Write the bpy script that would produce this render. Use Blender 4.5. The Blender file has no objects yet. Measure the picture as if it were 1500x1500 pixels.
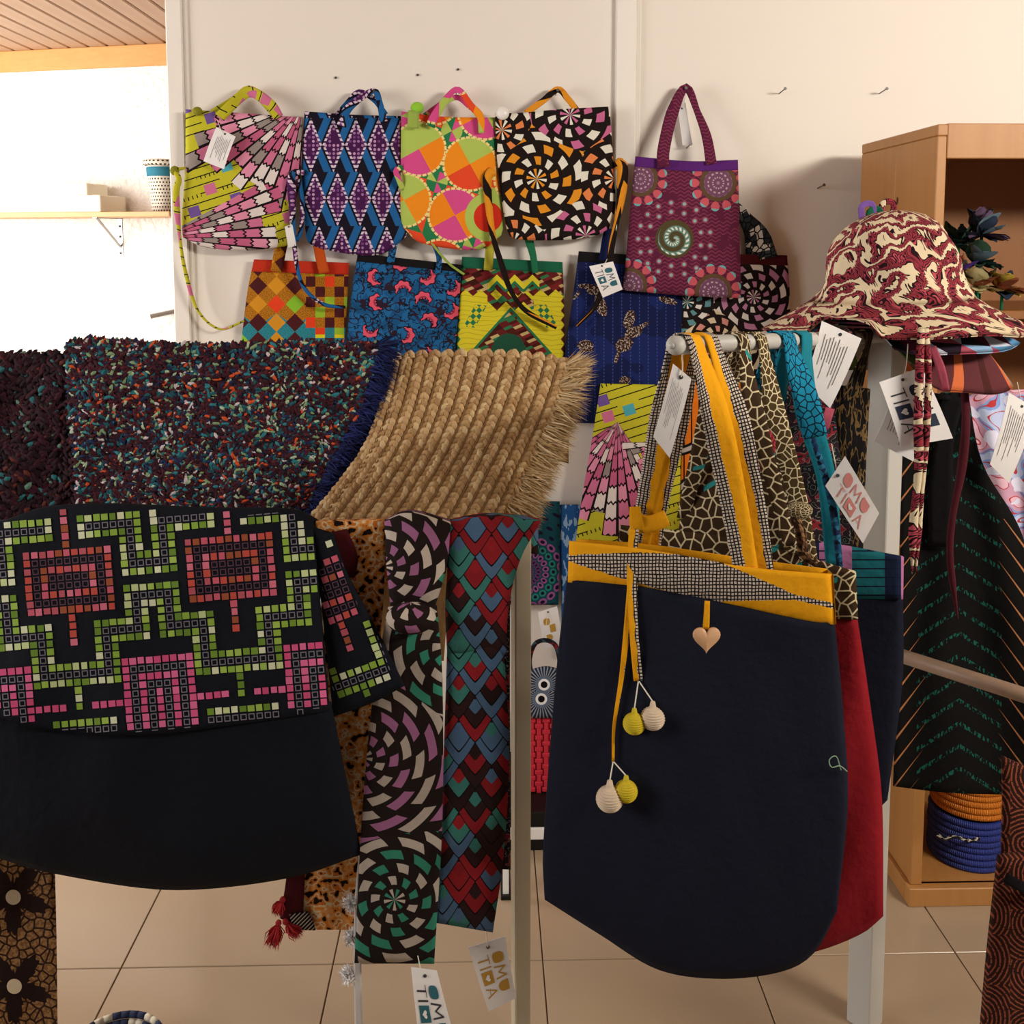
import bpy, math, random
import numpy as np
from mathutils import Vector, Matrix

scene = bpy.context.scene
COL = scene.collection
# ------------------------------------------------------------------ camera
H = 1.55; F = 1500.0; YAW = math.radians(-1.5); TILT = math.radians(5.33); CX, CY = 750.0, 500.0
cam_d = bpy.data.cameras.new('camera'); cam = bpy.data.objects.new('camera', cam_d); COL.objects.link(cam)
cam_d.sensor_width = 36; cam_d.sensor_height = 36; cam_d.lens = 36 * F / 1500
cam_d.shift_y = -(750 - CY) / 1500.0
cam_d.clip_start = .02
cam.location = (0, 0, H); cam.rotation_euler = (math.pi / 2 - TILT, 0, YAW)
scene.camera = cam
# ------------------------------------------------------------------ light
w = bpy.data.worlds.new('world'); scene.world = w; w.use_nodes = True
w.node_tree.nodes['Background'].inputs[0].default_value = (1, .955, .9, 1)
w.node_tree.nodes['Background'].inputs[1].default_value = .17
def area(name, loc, target, sx, sy, power, color):
    l = bpy.data.lights.new(name, 'AREA'); l.shape = 'RECTANGLE'; l.size = sx; l.size_y = sy
    l.energy = power; l.color = color
    o = bpy.data.objects.new(name, l); COL.objects.link(o); o.location = loc
    o.rotation_euler = (Vector(target) - Vector(loc)).to_track_quat('-Z', 'Y').to_euler()
    return o
area('daylight_far_window', (-3.3, 3.7, 1.6), (-1.6, 4.6, 1.4), 1.3, 1.5, 85, (1, .97, .93))
area('daylight_left_window', (-3.2, .9, 1.75), (0, 2.6, 1.3), 1.6, 1.3, 70, (1, .96, .92))
area('daylight_right_window', (2.35, .1, 2.42), (1.0, 2.85, 2.1), 1.0, .4, 108, (1, .93, .82))
scene.view_settings.view_transform = 'Standard'; scene.view_settings.look = 'None'
scene.view_settings.gamma = 1; scene.view_settings.use_curve_mapping = False
scene.view_settings.exposure = 0.0

# ------------------------------------------------------------------ pixel -> place
_R = np.array(cam.rotation_euler.to_matrix())
def P(px, py, Y):
    px = np.asarray(px, float); py = np.asarray(py, float); Y = np.asarray(Y, float)
    dx = (px - CX) / F; dy = -(py - CY) / F
    wx = _R[0, 0] * dx + _R[0, 1] * dy - _R[0, 2]
    wy = _R[1, 0] * dx + _R[1, 1] * dy - _R[1, 2]
    wz = _R[2, 0] * dx + _R[2, 1] * dy - _R[2, 2]
    k = Y / wy
    return np.stack([wx * k, Y + 0 * k, H + wz * k], -1)
def PV(px, py, Y): return Vector(P(px, py, Y).tolist())
def m_per_px(Y): return Y / F

# ------------------------------------------------------------------ objects
def lin(c):
    return tuple((v / 12.92 if v <= .04045 else ((v + .055) / 1.055) ** 2.4) for v in c)
def hexc(h):
    h = h.lstrip('#'); return lin([int(h[i:i + 2], 16) / 255 for i in (0, 2, 4)]) + (1.0,)
def thing(name, label, cat, loc=(0, 0, 0), group=None, kind=None):
    o = bpy.data.objects.new(name, None); COL.objects.link(o); o.location = loc; o.empty_display_size = .05
    if label: o['label'] = label
    if cat: o['category'] = cat
    if group: o['group'] = group
    if kind: o['kind'] = kind
    return o
def tag(o, label, cat, group=None):
    o['label'] = label; o['category'] = cat
    if group: o['group'] = group
    return o
def adopt(o, parent):
    if parent is None: return o
    o.parent = parent
    if parent.type == 'EMPTY': o.matrix_parent_inverse = Matrix.Translation(-Vector(parent.location))
    return o
def mesh_obj(name, verts, faces, mat, parent=None, uv=None, smooth=True, cols=None, label=None, mats=None, midx=None, loc=None):
    me = bpy.data.meshes.new(name)
    me.from_pydata([tuple(v) for v in verts], [], [tuple(int(i) for i in f) for f in faces])
    if uv is not None:
        l = me.uv_layers.new(name='UVMap')
        li = np.empty(len(me.loops), dtype=np.int32); me.loops.foreach_get('vertex_index', li)
        l.data.foreach_set('uv', np.asarray(uv, np.float32)[li].ravel())
    if cols is not None:      # one colour for each face (dyed yarn, printed patches)
        a = me.color_attributes.new('dye', 'FLOAT_COLOR', 'CORNER')
        n = np.empty(len(me.polygons), dtype=np.int32); me.polygons.foreach_get('loop_total', n)
        a.data.foreach_set('color', np.repeat(np.asarray(cols, np.float32), n, axis=0).ravel())
    if mats:
        for m in mats: me.materials.append(m)
        me.polygons.foreach_set('material_index', np.asarray(midx, np.int32))
    else: me.materials.append(mat)
    if smooth: me.polygons.foreach_set('use_smooth', [True] * len(me.polygons))
    me.update()
    o = bpy.data.objects.new(name, me); COL.objects.link(o)
    if loc is not None: o.location = loc
    if label: o['label'] = label
    return adopt(o, parent)
def share(name, me, parent, loc=(0, 0, 0), rot=(0, 0, 0), scale=(1, 1, 1)):
    o = bpy.data.objects.new(name, me); COL.objects.link(o); o.location = loc; o.rotation_euler = rot; o.scale = scale
    return adopt(o, parent)
class MB:
    def __init__(s): s.v = []; s.f = []; s.c = []; s.n = 0
    def add(s, v, f, c=None):
        v = np.asarray(v, float); s.v.append(v)
        for q in f: s.f.append([i + s.n for i in q])
        if c is not None: s.c += [c] * len(f)
        s.n += len(v)
    def box(s, a, b, c=None, bev=0):
        a = np.minimum(a, b) * 1.0 if False else np.asarray(a, float); b = np.asarray(b, float)
        lo = np.minimum(a, b); hi = np.maximum(a, b)
        if bev <= 0:
            v = [[(lo, hi)[i][0], (lo, hi)[j][1], (lo, hi)[k][2]] for i in (0, 1) for j in (0, 1) for k in (0, 1)]
            f = [(0, 1, 3, 2), (4, 6, 7, 5), (0, 4, 5, 1), (2, 3, 7, 6), (0, 2, 6, 4), (1, 5, 7, 3)]
            s.add(v, f, c)
        else:                                   # chamfered box: 24 vertices
            v = []; idx = {}
            for i in (0, 1):
                for j in (0, 1):
                    for k in (0, 1):
                        for ax in range(3):
                            p = [(lo, hi)[i][0], (lo, hi)[j][1], (lo, hi)[k][2]]
                            for q in range(3):
                                if q != ax: p[q] += bev * (1 if (i, j, k)[q] == 0 else -1)
                            idx[(i, j, k, ax)] = len(v); v.append(p)
            f = []
            for ax in range(3):
                o1, o2 = [q for q in range(3) if q != ax]
                for sd in (0, 1):
                    q4 = []
                    for (p1, p2) in ((0, 0), (1, 0), (1, 1), (0, 1)):
                        t = [0, 0, 0]; t[ax] = sd; t[o1] = p1; t[o2] = p2; q4.append(idx[(*t, ax)])
                    f.append(q4 if (sd == 1) == (ax != 1) else q4[::-1])
                for p1 in (0, 1):
                    for p2 in (0, 1):
                        t0 = [0, 0, 0]; t0[o1] = p1; t0[o2] = p2; t1 = list(t0); t1[ax] = 1
                        f.append([idx[(*t0, o1)], idx[(*t1, o1)], idx[(*t1, o2)], idx[(*t0, o2)]])
            for i in (0, 1):
                for j in (0, 1):
                    for k in (0, 1): f.append([idx[(i, j, k, 0)], idx[(i, j, k, 1)], idx[(i, j, k, 2)]])
            s.add(v, f, c)
    def ball(s, p, r, nu=8, nv=5, M=None, c=None):
        v = []; f = []
        for j in range(nv + 1):
            th = math.pi * j / nv
            for i in range(nu):
                a = 2 * math.pi * i / nu
                v.append([math.sin(th) * math.cos(a), math.sin(th) * math.sin(a), math.cos(th)])
        for j in range(nv):
            for i in range(nu):
                f.append((j * nu + i, (j + 1) * nu + i, (j + 1) * nu + (i + 1) % nu, j * nu + (i + 1) % nu))
        v = np.array(v) * np.asarray(r)
        if M is not None: v = v @ np.asarray(M).T
        s.add(v + np.asarray(p), f, c)
    def lathe(s, p, prof, n=24, c=None, axis=None, closed=True):
        v = []; f = []
        for (r, z) in prof:
            for i in range(n):
                a = 2 * math.pi * i / n; v.append([r * math.cos(a), r * math.sin(a), z])
        for j in range(len(prof) - 1):
            for i in range(n):
                f.append((j * n + i, j * n + (i + 1) % n, (j + 1) * n + (i + 1) % n, (j + 1) * n + i))
        v = np.array(v)
        if axis is not None: v = v @ np.asarray(axis).T
        s.add(v + np.asarray(p), f, c)
    def tube(s, pts, rad, n=8, c=None):
        pts = np.asarray(pts, float); m = len(pts)
        rad = np.broadcast_to(np.asarray(rad, float), (m,))
        t = np.gradient(pts, axis=0); t /= np.linalg.norm(t, axis=1)[:, None] + 1e-12
        up = np.array([0, 0, 1.]) if abs(t[0][2]) < .9 else np.array([0, 1., 0])
        v = []; nrm = np.cross(t[0], up); nrm /= np.linalg.norm(nrm)
        for i in range(m):
            nrm = nrm - t[i] * np.dot(nrm, t[i]); nrm /= np.linalg.norm(nrm) + 1e-12
            b = np.cross(t[i], nrm)
            for k in range(n):
                a = 2 * math.pi * k / n; v.append(pts[i] + rad[i] * (math.cos(a) * nrm + math.sin(a) * b))
        f = [(i * n + k, i * n + (k + 1) % n, (i + 1) * n + (k + 1) % n, (i + 1) * n + k) for i in range(m - 1) for k in range(n)]
        f.append(tuple(range(n))[::-1]); f.append(tuple((m - 1) * n + k for k in range(n)))
        s.add(v, f, c)
    def build(s, name, mat, parent=None, smooth=False, **kw):
        return mesh_obj(name, np.concatenate(s.v), s.f, mat, parent, smooth=smooth, cols=s.c if s.c else None, **kw)
def smooth_path(pts, n=40, closed=False):
    p = np.asarray(pts, float)
    if len(p) < 3:
        t = np.linspace(0, 1, n)[:, None]; return p[0] * (1 - t) + p[-1] * t
    q = np.vstack([2 * p[0] - p[1], p, 2 * p[-1] - p[-2]]); out = []
    for i in range(1, len(q) - 2):
        for t in np.linspace(0, 1, 12, endpoint=False):
            a, b, c, d = q[i - 1], q[i], q[i + 1], q[i + 2]
            out.append(.5 * (2 * b + (c - a) * t + (2 * a - 5 * b + 4 * c - d) * t * t + (3 * b - a - 3 * c + d) * t ** 3))
    out.append(p[-1]); out = np.array(out)
    L = np.r_[0, np.cumsum(np.linalg.norm(np.diff(out, axis=0), axis=1))]
    s = np.linspace(0, L[-1], n)
    return np.stack([np.interp(s, L, out[:, k]) for k in range(out.shape[1])], -1)
def path3(pp, n=40): 
    q = smooth_path(pp, n); return P(q[:, 0], q[:, 1], q[:, 2])

# ------------------------------------------------------------------ cloth
class Sheet:
    """cloth between four edges; edges in picture pixels, each corner at its own distance"""
    def __init__(s, L, R, T=(), B=(), d=(1, 1, 1, 1), bulge=0, back=0, wr=0, seed=0, fold=None, thick=.004, top=.35, pw=.5, closed=True):
        s.L = smooth_path(L, 80); s.R = smooth_path(R, 80)
        s.T = smooth_path([L[0], *T, R[0]], 80); s.B = smooth_path([L[-1], *B, R[-1]], 80)
        s.d = d; s.bulge = bulge; s.back = back; s.wr = wr; s.fold = fold; s.thick = thick; s.top = top; s.pw = pw; s.closed = closed
        r = random.Random(seed)
        s.w = [(r.uniform(-1, 1) * .05, r.uniform(-1, 1) * .035, r.uniform(0, 6.28), r.uniform(.4, 1)) for _ in range(6)]
    def _e(s, c, t):
        k = np.linspace(0, 1, 80); return np.stack([np.interp(t, k, c[:, 0]), np.interp(t, k, c[:, 1])], -1)
    def px(s, u, v):
        U = u[..., None]; V = v[..., None]
        a = (1 - V) * s._e(s.T, u) + V * s._e(s.B, u) + (1 - U) * s._e(s.L, v) + U * s._e(s.R, v)
        b = (1 - U) * (1 - V) * s.L[0] + U * (1 - V) * s.R[0] + (1 - U) * V * s.L[-1] + U * V * s.R[-1]
        return a - b
    def prof(s, u, v):
        a = np.clip(4 * u * (1 - u), 0, 1) ** s.pw
        b = (np.clip(1 - np.clip(v, 0, 1) ** 5, 0, 1) ** .6 if s.closed else 1.) * (s.top + (1 - s.top) * np.clip(v / .35, 0, 1))
        return a * b
    def pos(s, u, v, off=0.):
        u = np.asarray(u, float); v = np.asarray(v, float)
        q = s.px(u, v)
        d = (1 - v) * ((1 - u) * s.d[0] + u * s.d[1]) + v * ((1 - u) * s.d[2] + u * s.d[3])
        p = s.prof(u, v); d = d - s.bulge * p
        for (a, b, c, k) in s.w: d = d + s.wr * .4 * k * np.sin(a * q[..., 0] * 1.6 + b * q[..., 1] + c) * np.clip(p + .25, 0, 1)
        if s.fold: d = d + s.fold[0] * np.sin(2 * math.pi * s.fold[1] * u + (s.fold[2] if len(s.fold) > 2 else 0)) * (.3 + .7 * v)
        return P(q[..., 0], q[..., 1], d - off), q
    def build(s, name, mat, parent=None, nu=24, nv=30, drape=None, v0=0, v1=1, label=None, u0=0, u1=1):
        u, v = np.meshgrid(np.linspace(u0, u1, nu + 1), np.linspace(v0, v1, nv + 1))
        f, q = s.pos(u, v)
        t = s.thick + s.back * s.prof(u, v) + (s.bulge * s.prof(u, v) if s.back else 0)
        b = f.copy(); b[..., 1] += t
        uvf = q / 100; uvb = uvf
        if drape:
            r, ln = drape[:2]; rows_f = []; rows_b = []; uvr = []
            k = F / float(np.mean(s.d)) / 100
            for z in np.linspace(ln, 0, max(3, int(ln / .03)), endpoint=False):
                a = f[0].copy(); a[:, 1] += 2 * r; a[:, 2] -= z + .52 * r; c = a.copy(); c[:, 1] -= s.thick
                rows_f.append(a); rows_b.append(c); uvr.append(uvf[0] - np.array([0, k * (z + math.pi * r)]))
            for ph in np.linspace(math.pi, 0, 9)[:-1]:
                a = f[0].copy(); a[:, 1] += r - r * math.cos(ph); a[:, 2] += .15 * r * math.sin(ph) - .26 * (r - r * math.cos(ph))
                rr = r - s.thick; c = f[0].copy(); c[:, 1] += r - rr * math.cos(ph); c[:, 2] += (.15 * r - s.thick) * math.sin(ph) - .26 * (r - r * math.cos(ph))
                rows_f.append(a); rows_b.append(c); uvr.append(uvf[0] - np.array([0, k * ph * r]))
            f = np.concatenate([np.array(rows_f), f]); b = np.concatenate([np.array(rows_b), b]); uvf = np.concatenate([np.array(uvr), uvf]); uvb = uvf
        nr, nc = f.shape[:2]; N = nr * nc
        fs = []
        for j in range(nr - 1):
            for i in range(nc - 1):
                a = j * nc + i
                fs.append((a, a + nc, a + nc + 1, a + 1)); fs.append((N + a, N + a + 1, N + a + nc + 1, N + a + nc))
        for j in range(nr - 1):
            a = j * nc; fs.append((a, N + a, N + a + nc, a + nc)); a += nc - 1; fs.append((a, a + nc, N + a + nc, N + a))
        for i in range(nc - 1):
            a = i; fs.append((a, a + 1, N + a + 1, N + a)); a = (nr - 1) * nc + i; fs.append((a, N + a, N + a + 1, a + 1))
        return mesh_obj(name, np.concatenate([f.reshape(-1, 3), b.reshape(-1, 3)]), fs, mat, parent,
                        uv=np.concatenate([uvf.reshape(-1, 2), uvb.reshape(-1, 2)]), label=label)
def ribbon(name, pp, wpx, mat, parent, n=40, thick=.002, label=None, world=None, side=None, twist=None, uvscale=None):
    """flat strap along a path [(px, py, distance)...], wpx = width in pixels (number or list along the path)"""
    c = path3(pp, n) if world is None else smooth_path(world, n)
    wl = np.interp(np.linspace(0, 1, n), np.linspace(0, 1, len(wpx)), wpx) if not np.isscalar(wpx) else np.full(n, float(wpx))
    d = c[:, 1]; hw = wl * np.abs(d) / F / 2
    t = np.gradient(c, axis=0); t /= np.linalg.norm(t, axis=1)[:, None] + 1e-12
    view = c - np.array([0, 0, H]); view /= np.linalg.norm(view, axis=1)[:, None]
    sd = np.cross(t, view) if side is None else np.broadcast_to(np.asarray(side, float), c.shape).copy()
    nn = np.linalg.norm(sd, axis=1)[:, None]; sd = sd / (nn + 1e-9)
    nr = np.cross(sd, t)
    if twist is not None:
        a = np.interp(np.linspace(0, 1, n), np.linspace(0, 1, len(twist)), twist)[:, None]
        sd, nr = sd * np.cos(a) + nr * np.sin(a), nr * np.cos(a) - sd * np.sin(a)
    cols = (-1, -.5, 0, .5, 1); K = len(cols); v = []; uv = []
    L = np.r_[0, np.cumsum(np.linalg.norm(np.diff(c, axis=0), axis=1))] * F / d.mean()
    for lay in (0, 1):
        for i in range(n):
            for k in cols:
                v.append(c[i] + sd[i] * hw[i] * k + nr[i] * thick * (lay - .5)); uv.append(((k * .5 + .5) * wl[i] / 100, L[i] / 100))
    N = n * K; f = []
    for i in range(n - 1):
        for k in range(K - 1):
            a = i * K + k; f.append((a, a + 1, a + K + 1, a + K)); f.append((N + a, N + a + K, N + a + K + 1, N + a + 1))
        a = i * K; f.append((a, a + K, N + a + K, N + a)); a += K - 1; f.append((a, N + a, N + a + K, a + K))
    for k in range(K - 1):
        f.append((k, N + k, N + k + 1, k + 1)); a = (n - 1) * K + k; f.append((a, a + 1, N + a + 1, N + a))
    return mesh_obj(name, v, f, mat, parent, uv=uv, label=label)
def cord(name, pp, rpx, mat, parent, n=40, k=6, label=None):
    c = path3(pp, n); m = MB(); r = rpx * np.mean(c[:, 1]) / F if np.isscalar(rpx) else np.interp(np.linspace(0, 1, n), np.linspace(0, 1, len(rpx)), rpx) * np.mean(c[:, 1]) / F
    m.tube(c, r, k)
    L = np.r_[0, np.cumsum(np.linalg.norm(np.diff(c, axis=0), axis=1))] * F / c[:, 1].mean() / 100
    uv = [(.03 * j, L[i]) for i in range(n) for j in range(k)]
    return m.build(name, mat, parent, smooth=True, uv=uv, label=label)
# ------------------------------------------------------------------ materials: a small algebra over shader nodes
T = None
class X:
    def __init__(s, k): s.k = k
    def __add__(a, b): return _m('ADD', a, b)
    __radd__ = __add__
    def __sub__(a, b): return _m('SUBTRACT', a, b)
    def __rsub__(a, b): return _m('SUBTRACT', b, a)
    def __mul__(a, b): return _m('MULTIPLY', a, b)
    __rmul__ = __mul__
    def __truediv__(a, b): return _m('DIVIDE', a, b)
    def __rtruediv__(a, b): return _m('DIVIDE', b, a)
    def __pow__(a, b): return _m('POWER', a, b)
    def __neg__(a): return _m('MULTIPLY', a, -1.)
def _link(v, inp):
    if isinstance(v, X): T.links.new(v.k, inp)
    else: inp.default_value = v
def _m(op, *a):
    n = T.nodes.new('ShaderNodeMath'); n.operation = op
    for i, v in enumerate(a): _link(float(v) if not isinstance(v, X) else v, n.inputs[i])
    return X(n.outputs[0])
sin = lambda a: _m('SINE', a); cos = lambda a: _m('COSINE', a); floor = lambda a: _m('FLOOR', a); fract = lambda a: _m('FRACT', a)
ab = lambda a: _m('ABSOLUTE', a); mn = lambda a, b: _m('MINIMUM', a, b); mx = lambda a, b: _m('MAXIMUM', a, b); sqrt = lambda a: _m('SQRT', a)
atan2 = lambda a, b: _m('ARCTAN2', a, b); lt = lambda a, b: _m('LESS_THAN', a, b); gt = lambda a, b: _m('GREATER_THAN', a, b)
ping = lambda a, b: _m('PINGPONG', a, b); fmod = lambda a, b: _m('FLOORED_MODULO', a, b)
inside = lambda a, lo, hi: gt(a, lo) * lt(a, hi)
mixv = lambda a, b, f: a + (b - a) * f
def vec(x, y, z=0.):
    n = T.nodes.new('ShaderNodeCombineXYZ')
    for i, v in enumerate((x, y, z)): _link(v, n.inputs[i])
    return n.outputs[0]
def hsh(x, y=0., z=0.):
    n = T.nodes.new('ShaderNodeTexWhiteNoise'); n.noise_dimensions = '3D'; T.links.new(vec(x, y, z), n.inputs['Vector']); return X(n.outputs['Value'])
def noise(x, y, sc=.05, det=2., z=0.):
    if not isinstance(z, X): z = z / sc
    n = T.nodes.new('ShaderNodeTexNoise'); T.links.new(vec(x, y, z), n.inputs['Vector']); n.inputs['Scale'].default_value = sc; n.inputs['Detail'].default_value = det
    return X(n.outputs[0])
def vor(x, y, sc, feat='F1', out='Distance'):
    n = T.nodes.new('ShaderNodeTexVoronoi'); n.voronoi_dimensions = '2D'; n.feature = feat; T.links.new(vec(x, y), n.inputs['Vector']); n.inputs['Scale'].default_value = sc
    return X(n.outputs[out])
def mixc(f, a, b):
    n = T.nodes.new('ShaderNodeMix'); n.data_type = 'RGBA'; _link(f, n.inputs[0])
    for v, i in ((a, 6), (b, 7)):
        if isinstance(v, str): n.inputs[i].default_value = hexc(v)
        elif isinstance(v, X): T.links.new(v.k, n.inputs[i])
        else: n.inputs[i].default_value = v
    return X(n.outputs[2])
def pal(f, *stops):
    n = T.nodes.new('ShaderNodeValToRGB'); r = n.color_ramp; r.interpolation = 'CONSTANT'; T.links.new(f.k, n.inputs[0])
    k = len(stops); st = [(s if isinstance(s, tuple) else (i / k, s)) for i, s in enumerate(stops)]
    while len(r.elements) < k: r.elements.new(.5)
    for e, (p, c) in zip(r.elements, st): e.position = p
    for e, (p, c) in zip(r.elements, st): e.color = hexc(c)
    return X(n.outputs[0])
def uvxy():
    n = T.nodes.new('ShaderNodeUVMap'); s = T.nodes.new('ShaderNodeSeparateXYZ'); T.links.new(n.outputs[0], s.inputs[0])
    return X(s.outputs[0]) * 100., X(s.outputs[1]) * 100.
def objxyz():
    n = T.nodes.new('ShaderNodeTexCoord'); s = T.nodes.new('ShaderNodeSeparateXYZ'); T.links.new(n.outputs['Object'], s.inputs[0])
    return [X(s.outputs[i]) for i in range(3)]
def dye():
    n = T.nodes.new('ShaderNodeVertexColor'); n.layer_name = 'dye'; return X(n.outputs[0])
def material(name, fn, rough=.85, spec=.25, metal=0., bump=None, sheen=0., weave=True):
    """fn() -> colour (hex string or socket); bump() -> (height, strength, distance)"""
    global T
    m = bpy.data.materials.new(name); m.use_nodes = True; T = m.node_tree; b = T.nodes['Principled BSDF']
    c = fn()
    if isinstance(c, str): b.inputs['Base Color'].default_value = hexc(c)
    else: T.links.new(c.k, b.inputs['Base Color'])
    b.inputs['Roughness'].default_value = rough; b.inputs['Specular IOR Level'].default_value = spec; b.inputs['Metallic'].default_value = metal
    if sheen: b.inputs['Sheen Weight'].default_value = sheen
    if bump is not None:
        h, st, di = bump(); n = T.nodes.new('ShaderNodeBump'); T.links.new(h.k, n.inputs['Height'])
        n.inputs['Strength'].default_value = st; n.inputs['Distance'].default_value = di; T.links.new(n.outputs[0], b.inputs['Normal'])
    return m
def cloth_bump(sc=.06, st=.35, di=.006):
    def f():
        x, y = uvxy(); return noise(x, y, sc, 4.), st, di
    return f
def cloth(name, pat, rough=.9, bump=True):
    def fn():
        x, y = uvxy(); c = pat(x, y)
        if isinstance(c, str): c = mixc(noise(x, y, .4, 2.) * .25, c, '#000000')
        return c
    return material(name, fn, rough, .15, bump=cloth_bump() if bump else None)

# ---- prints
def p_spiral(cs, ring=18., n=10., bg='#1b1210'):
    def f(x, y):
        best = None
        for i, (cx, cy, R, *_) in enumerate(cs):
            dx = x - cx; dy = y - cy; r = sqrt(dx * dx + dy * dy); th = atan2(dy, dx); key = r / R
            if best is None: best = [key, r, th, X(_m('ADD', float(i), 0.).k)]
            else:
                s = lt(key, best[0]); best = [mn(key, best[0]), mixv(best[1], r, s), mixv(best[2], th, s), mixv(best[3], float(i), s)]
        _, r, th, cid = best
        k = floor(r / ring); fr = fract(r / ring)
        a = th * (n / 6.28318) + k * .5 + fr * .22 * gt(k, .5); fa = fract(a); ca = fmod(floor(a), n)
        big = lt(fa, mixv(.5, .62, gt(k, 2.5))) * gt(fr, .17 - lt(k, .5) * 1.) * lt(fr, .83)
        hh = fmod(ca + k, 2.)
        colA = None
        for i, c in enumerate(cs):
            cc = c[3]; colA = cc if colA is None else mixc(gt(cid, i - .5), colA, cc)
        colB = None
        for i, c in enumerate(cs):
            cc = c[4]; colB = cc if colB is None else mixc(gt(cid, i - .5), colB, cc)
        return mixc(big, bg, mixc(gt(hh, .5), colB, colA))
    return f
def p_feather(fans, ang=0.0):
    def f(x, y):
        s = y + x * .32; al = x - y * .32
        ln = lt(fract(s / 13.), .13) * gt(hsh(floor(s / 13.), floor(al / 34.)), .22)
        gx = floor(al / 34.); gy = floor(s / 26.); h = hsh(gx, gy, 3.)
        bl = inside(fract(al / 34.), .2, .72) * inside(fract(s / 26.), .12, .75) * gt(h, .66)
        dash = lt(fract(al / 7.), .25) * inside(fract(s / 26.), .5, .72) * lt(h, .4)
        c = mixc(ln, '#b8b32c', '#17130c'); c = mixc(dash, c, '#17130c'); c = mixc(bl, c, pal(hsh(gx, gy, 9.), '#c46a8f', '#6a4f92', '#4aa0b0', '#c46a8f'))
        for (cx, cy, R, n, a0, a1) in fans:
            dx = x - cx; dy = y - cy; r = sqrt(dx * dx + dy * dy); th = atan2(dy, dx)
            t = th * (n / 6.28318); fa = fract(t); ca = floor(t)
            jag = ping(fa * 5., 1.) * 4.; rr = (r + hsh(ca, 1.) * 24.) / 24.; k = floor(rr + jag / 24.); fr = fract(rr + jag / 24.)
            ins = lt(r, R * .62 + R * .38 * hsh(ca, 5.)) * inside(th, a0, a1)
            edge = mx(mx(lt(fa, .13), gt(fa, .93)), lt(fr, .14))
            cc = mixc(edge, pal(hsh(ca, k, cx), '#c56e90', '#d9cfcb', '#b85c7e', '#d58aa6', '#8f8480'), '#1a0f12')
            c = mixc(ins, c, cc)
        return c
    return f
def p_bead(x0, y0):
    def f(x, y):
        yy = (y - y0) / 79.; ly = (fract(yy) - .5) * 79.; xx = x - x0 - floor(yy) * 6.; col = floor(xx / 33.); lx = (fract(xx / 33.) - .5) * 33.
        dia = ab(lx) / 15. + ab(ly) / 37.
        zz = ab(fract((xx + ping(y - y0, 39.5) * .42 - 8.) / 33.) - .5); stripe = gt(zz, .33)
        c = mixc(stripe, '#15111f', '#1f5c97')
        gx = fract(x / 6.) - .5; gy = fract(y / 6.) - .5; dot = lt(gx * gx + gy * gy, .11) * gt(hsh(floor(x / 6.), floor(y / 6.)), .3)
        inn = mixc(dot, '#42194a', pal(hsh(floor(x / 6.), floor(y / 6.), 4.), '#b98fb6', '#74407c', '#9a6a9e'))
        c = mixc(lt(dia, 1.04), c, inn)
        ed = inside(dia, .84, 1.08) * lt(ab(fract(y / 6.5) - .5), .3)
        return mixc(ed, c, '#cfc0d2')
    return f
def p_geo(x0, y0, s=78.):
    def f(x, y):
        u = (x - x0) * .96 + (y - y0) * .28; w_ = (y - y0) * .96 - (x - x0) * .28
        a = u / s; b = w_ / s; ia = floor(a); ib = floor(b); fa = fract(a) - .5; fb = fract(b) - .5
        quad = gt(fa, fb) + gt(fa, -fb) * 2.; r = sqrt(fa * fa + fb * fb); side = lt(ab(quad - 1.5), 1.)
        c = mixc(gt(hsh(ia, ib, quad), .5), '#dd4a28', '#27764a')
        inn = mixc(gt(fmod(ia + ib, 2.), .5), mixc(lt(ab(fa), ab(fb)), '#e8861c', '#cf4c8a'), mixc(lt(ab(fa), ab(fb)), '#e88c1e', '#dd4a28'))
        inn = mixc(gt(hsh(ia, ib, quad + 5.), .8), inn, '#a9bf5a'); c = mixc(lt(r, .5), c, inn)
        gx = fract(a + .5) - .5; gy = fract(b + .5) - .5; r2 = sqrt(gx * gx + gy * gy)
        c = mixc(lt(r2, .2) * gt(hsh(floor(a + .5), floor(b + .5)), .4), c, pal(hsh(floor(a + .5), floor(b + .5), quad), '#27764a', '#cf4c8a', '#a9bf5a'))
        c = mixc(lt(ab(r - .5), .022) * lt(fract(atan2(fb, fa) * 5.), .75), c, '#e6d28a')
        dx = (x - 715.) / 21.; dy = (y - 318.) / 22.
        c = mixc(lt(dx * dx + dy * dy, 2.6), c, '#a9bf5a'); return mixc(lt(dx * dx + dy * dy, 1.), c, '#c8301e')
    return f
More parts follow.
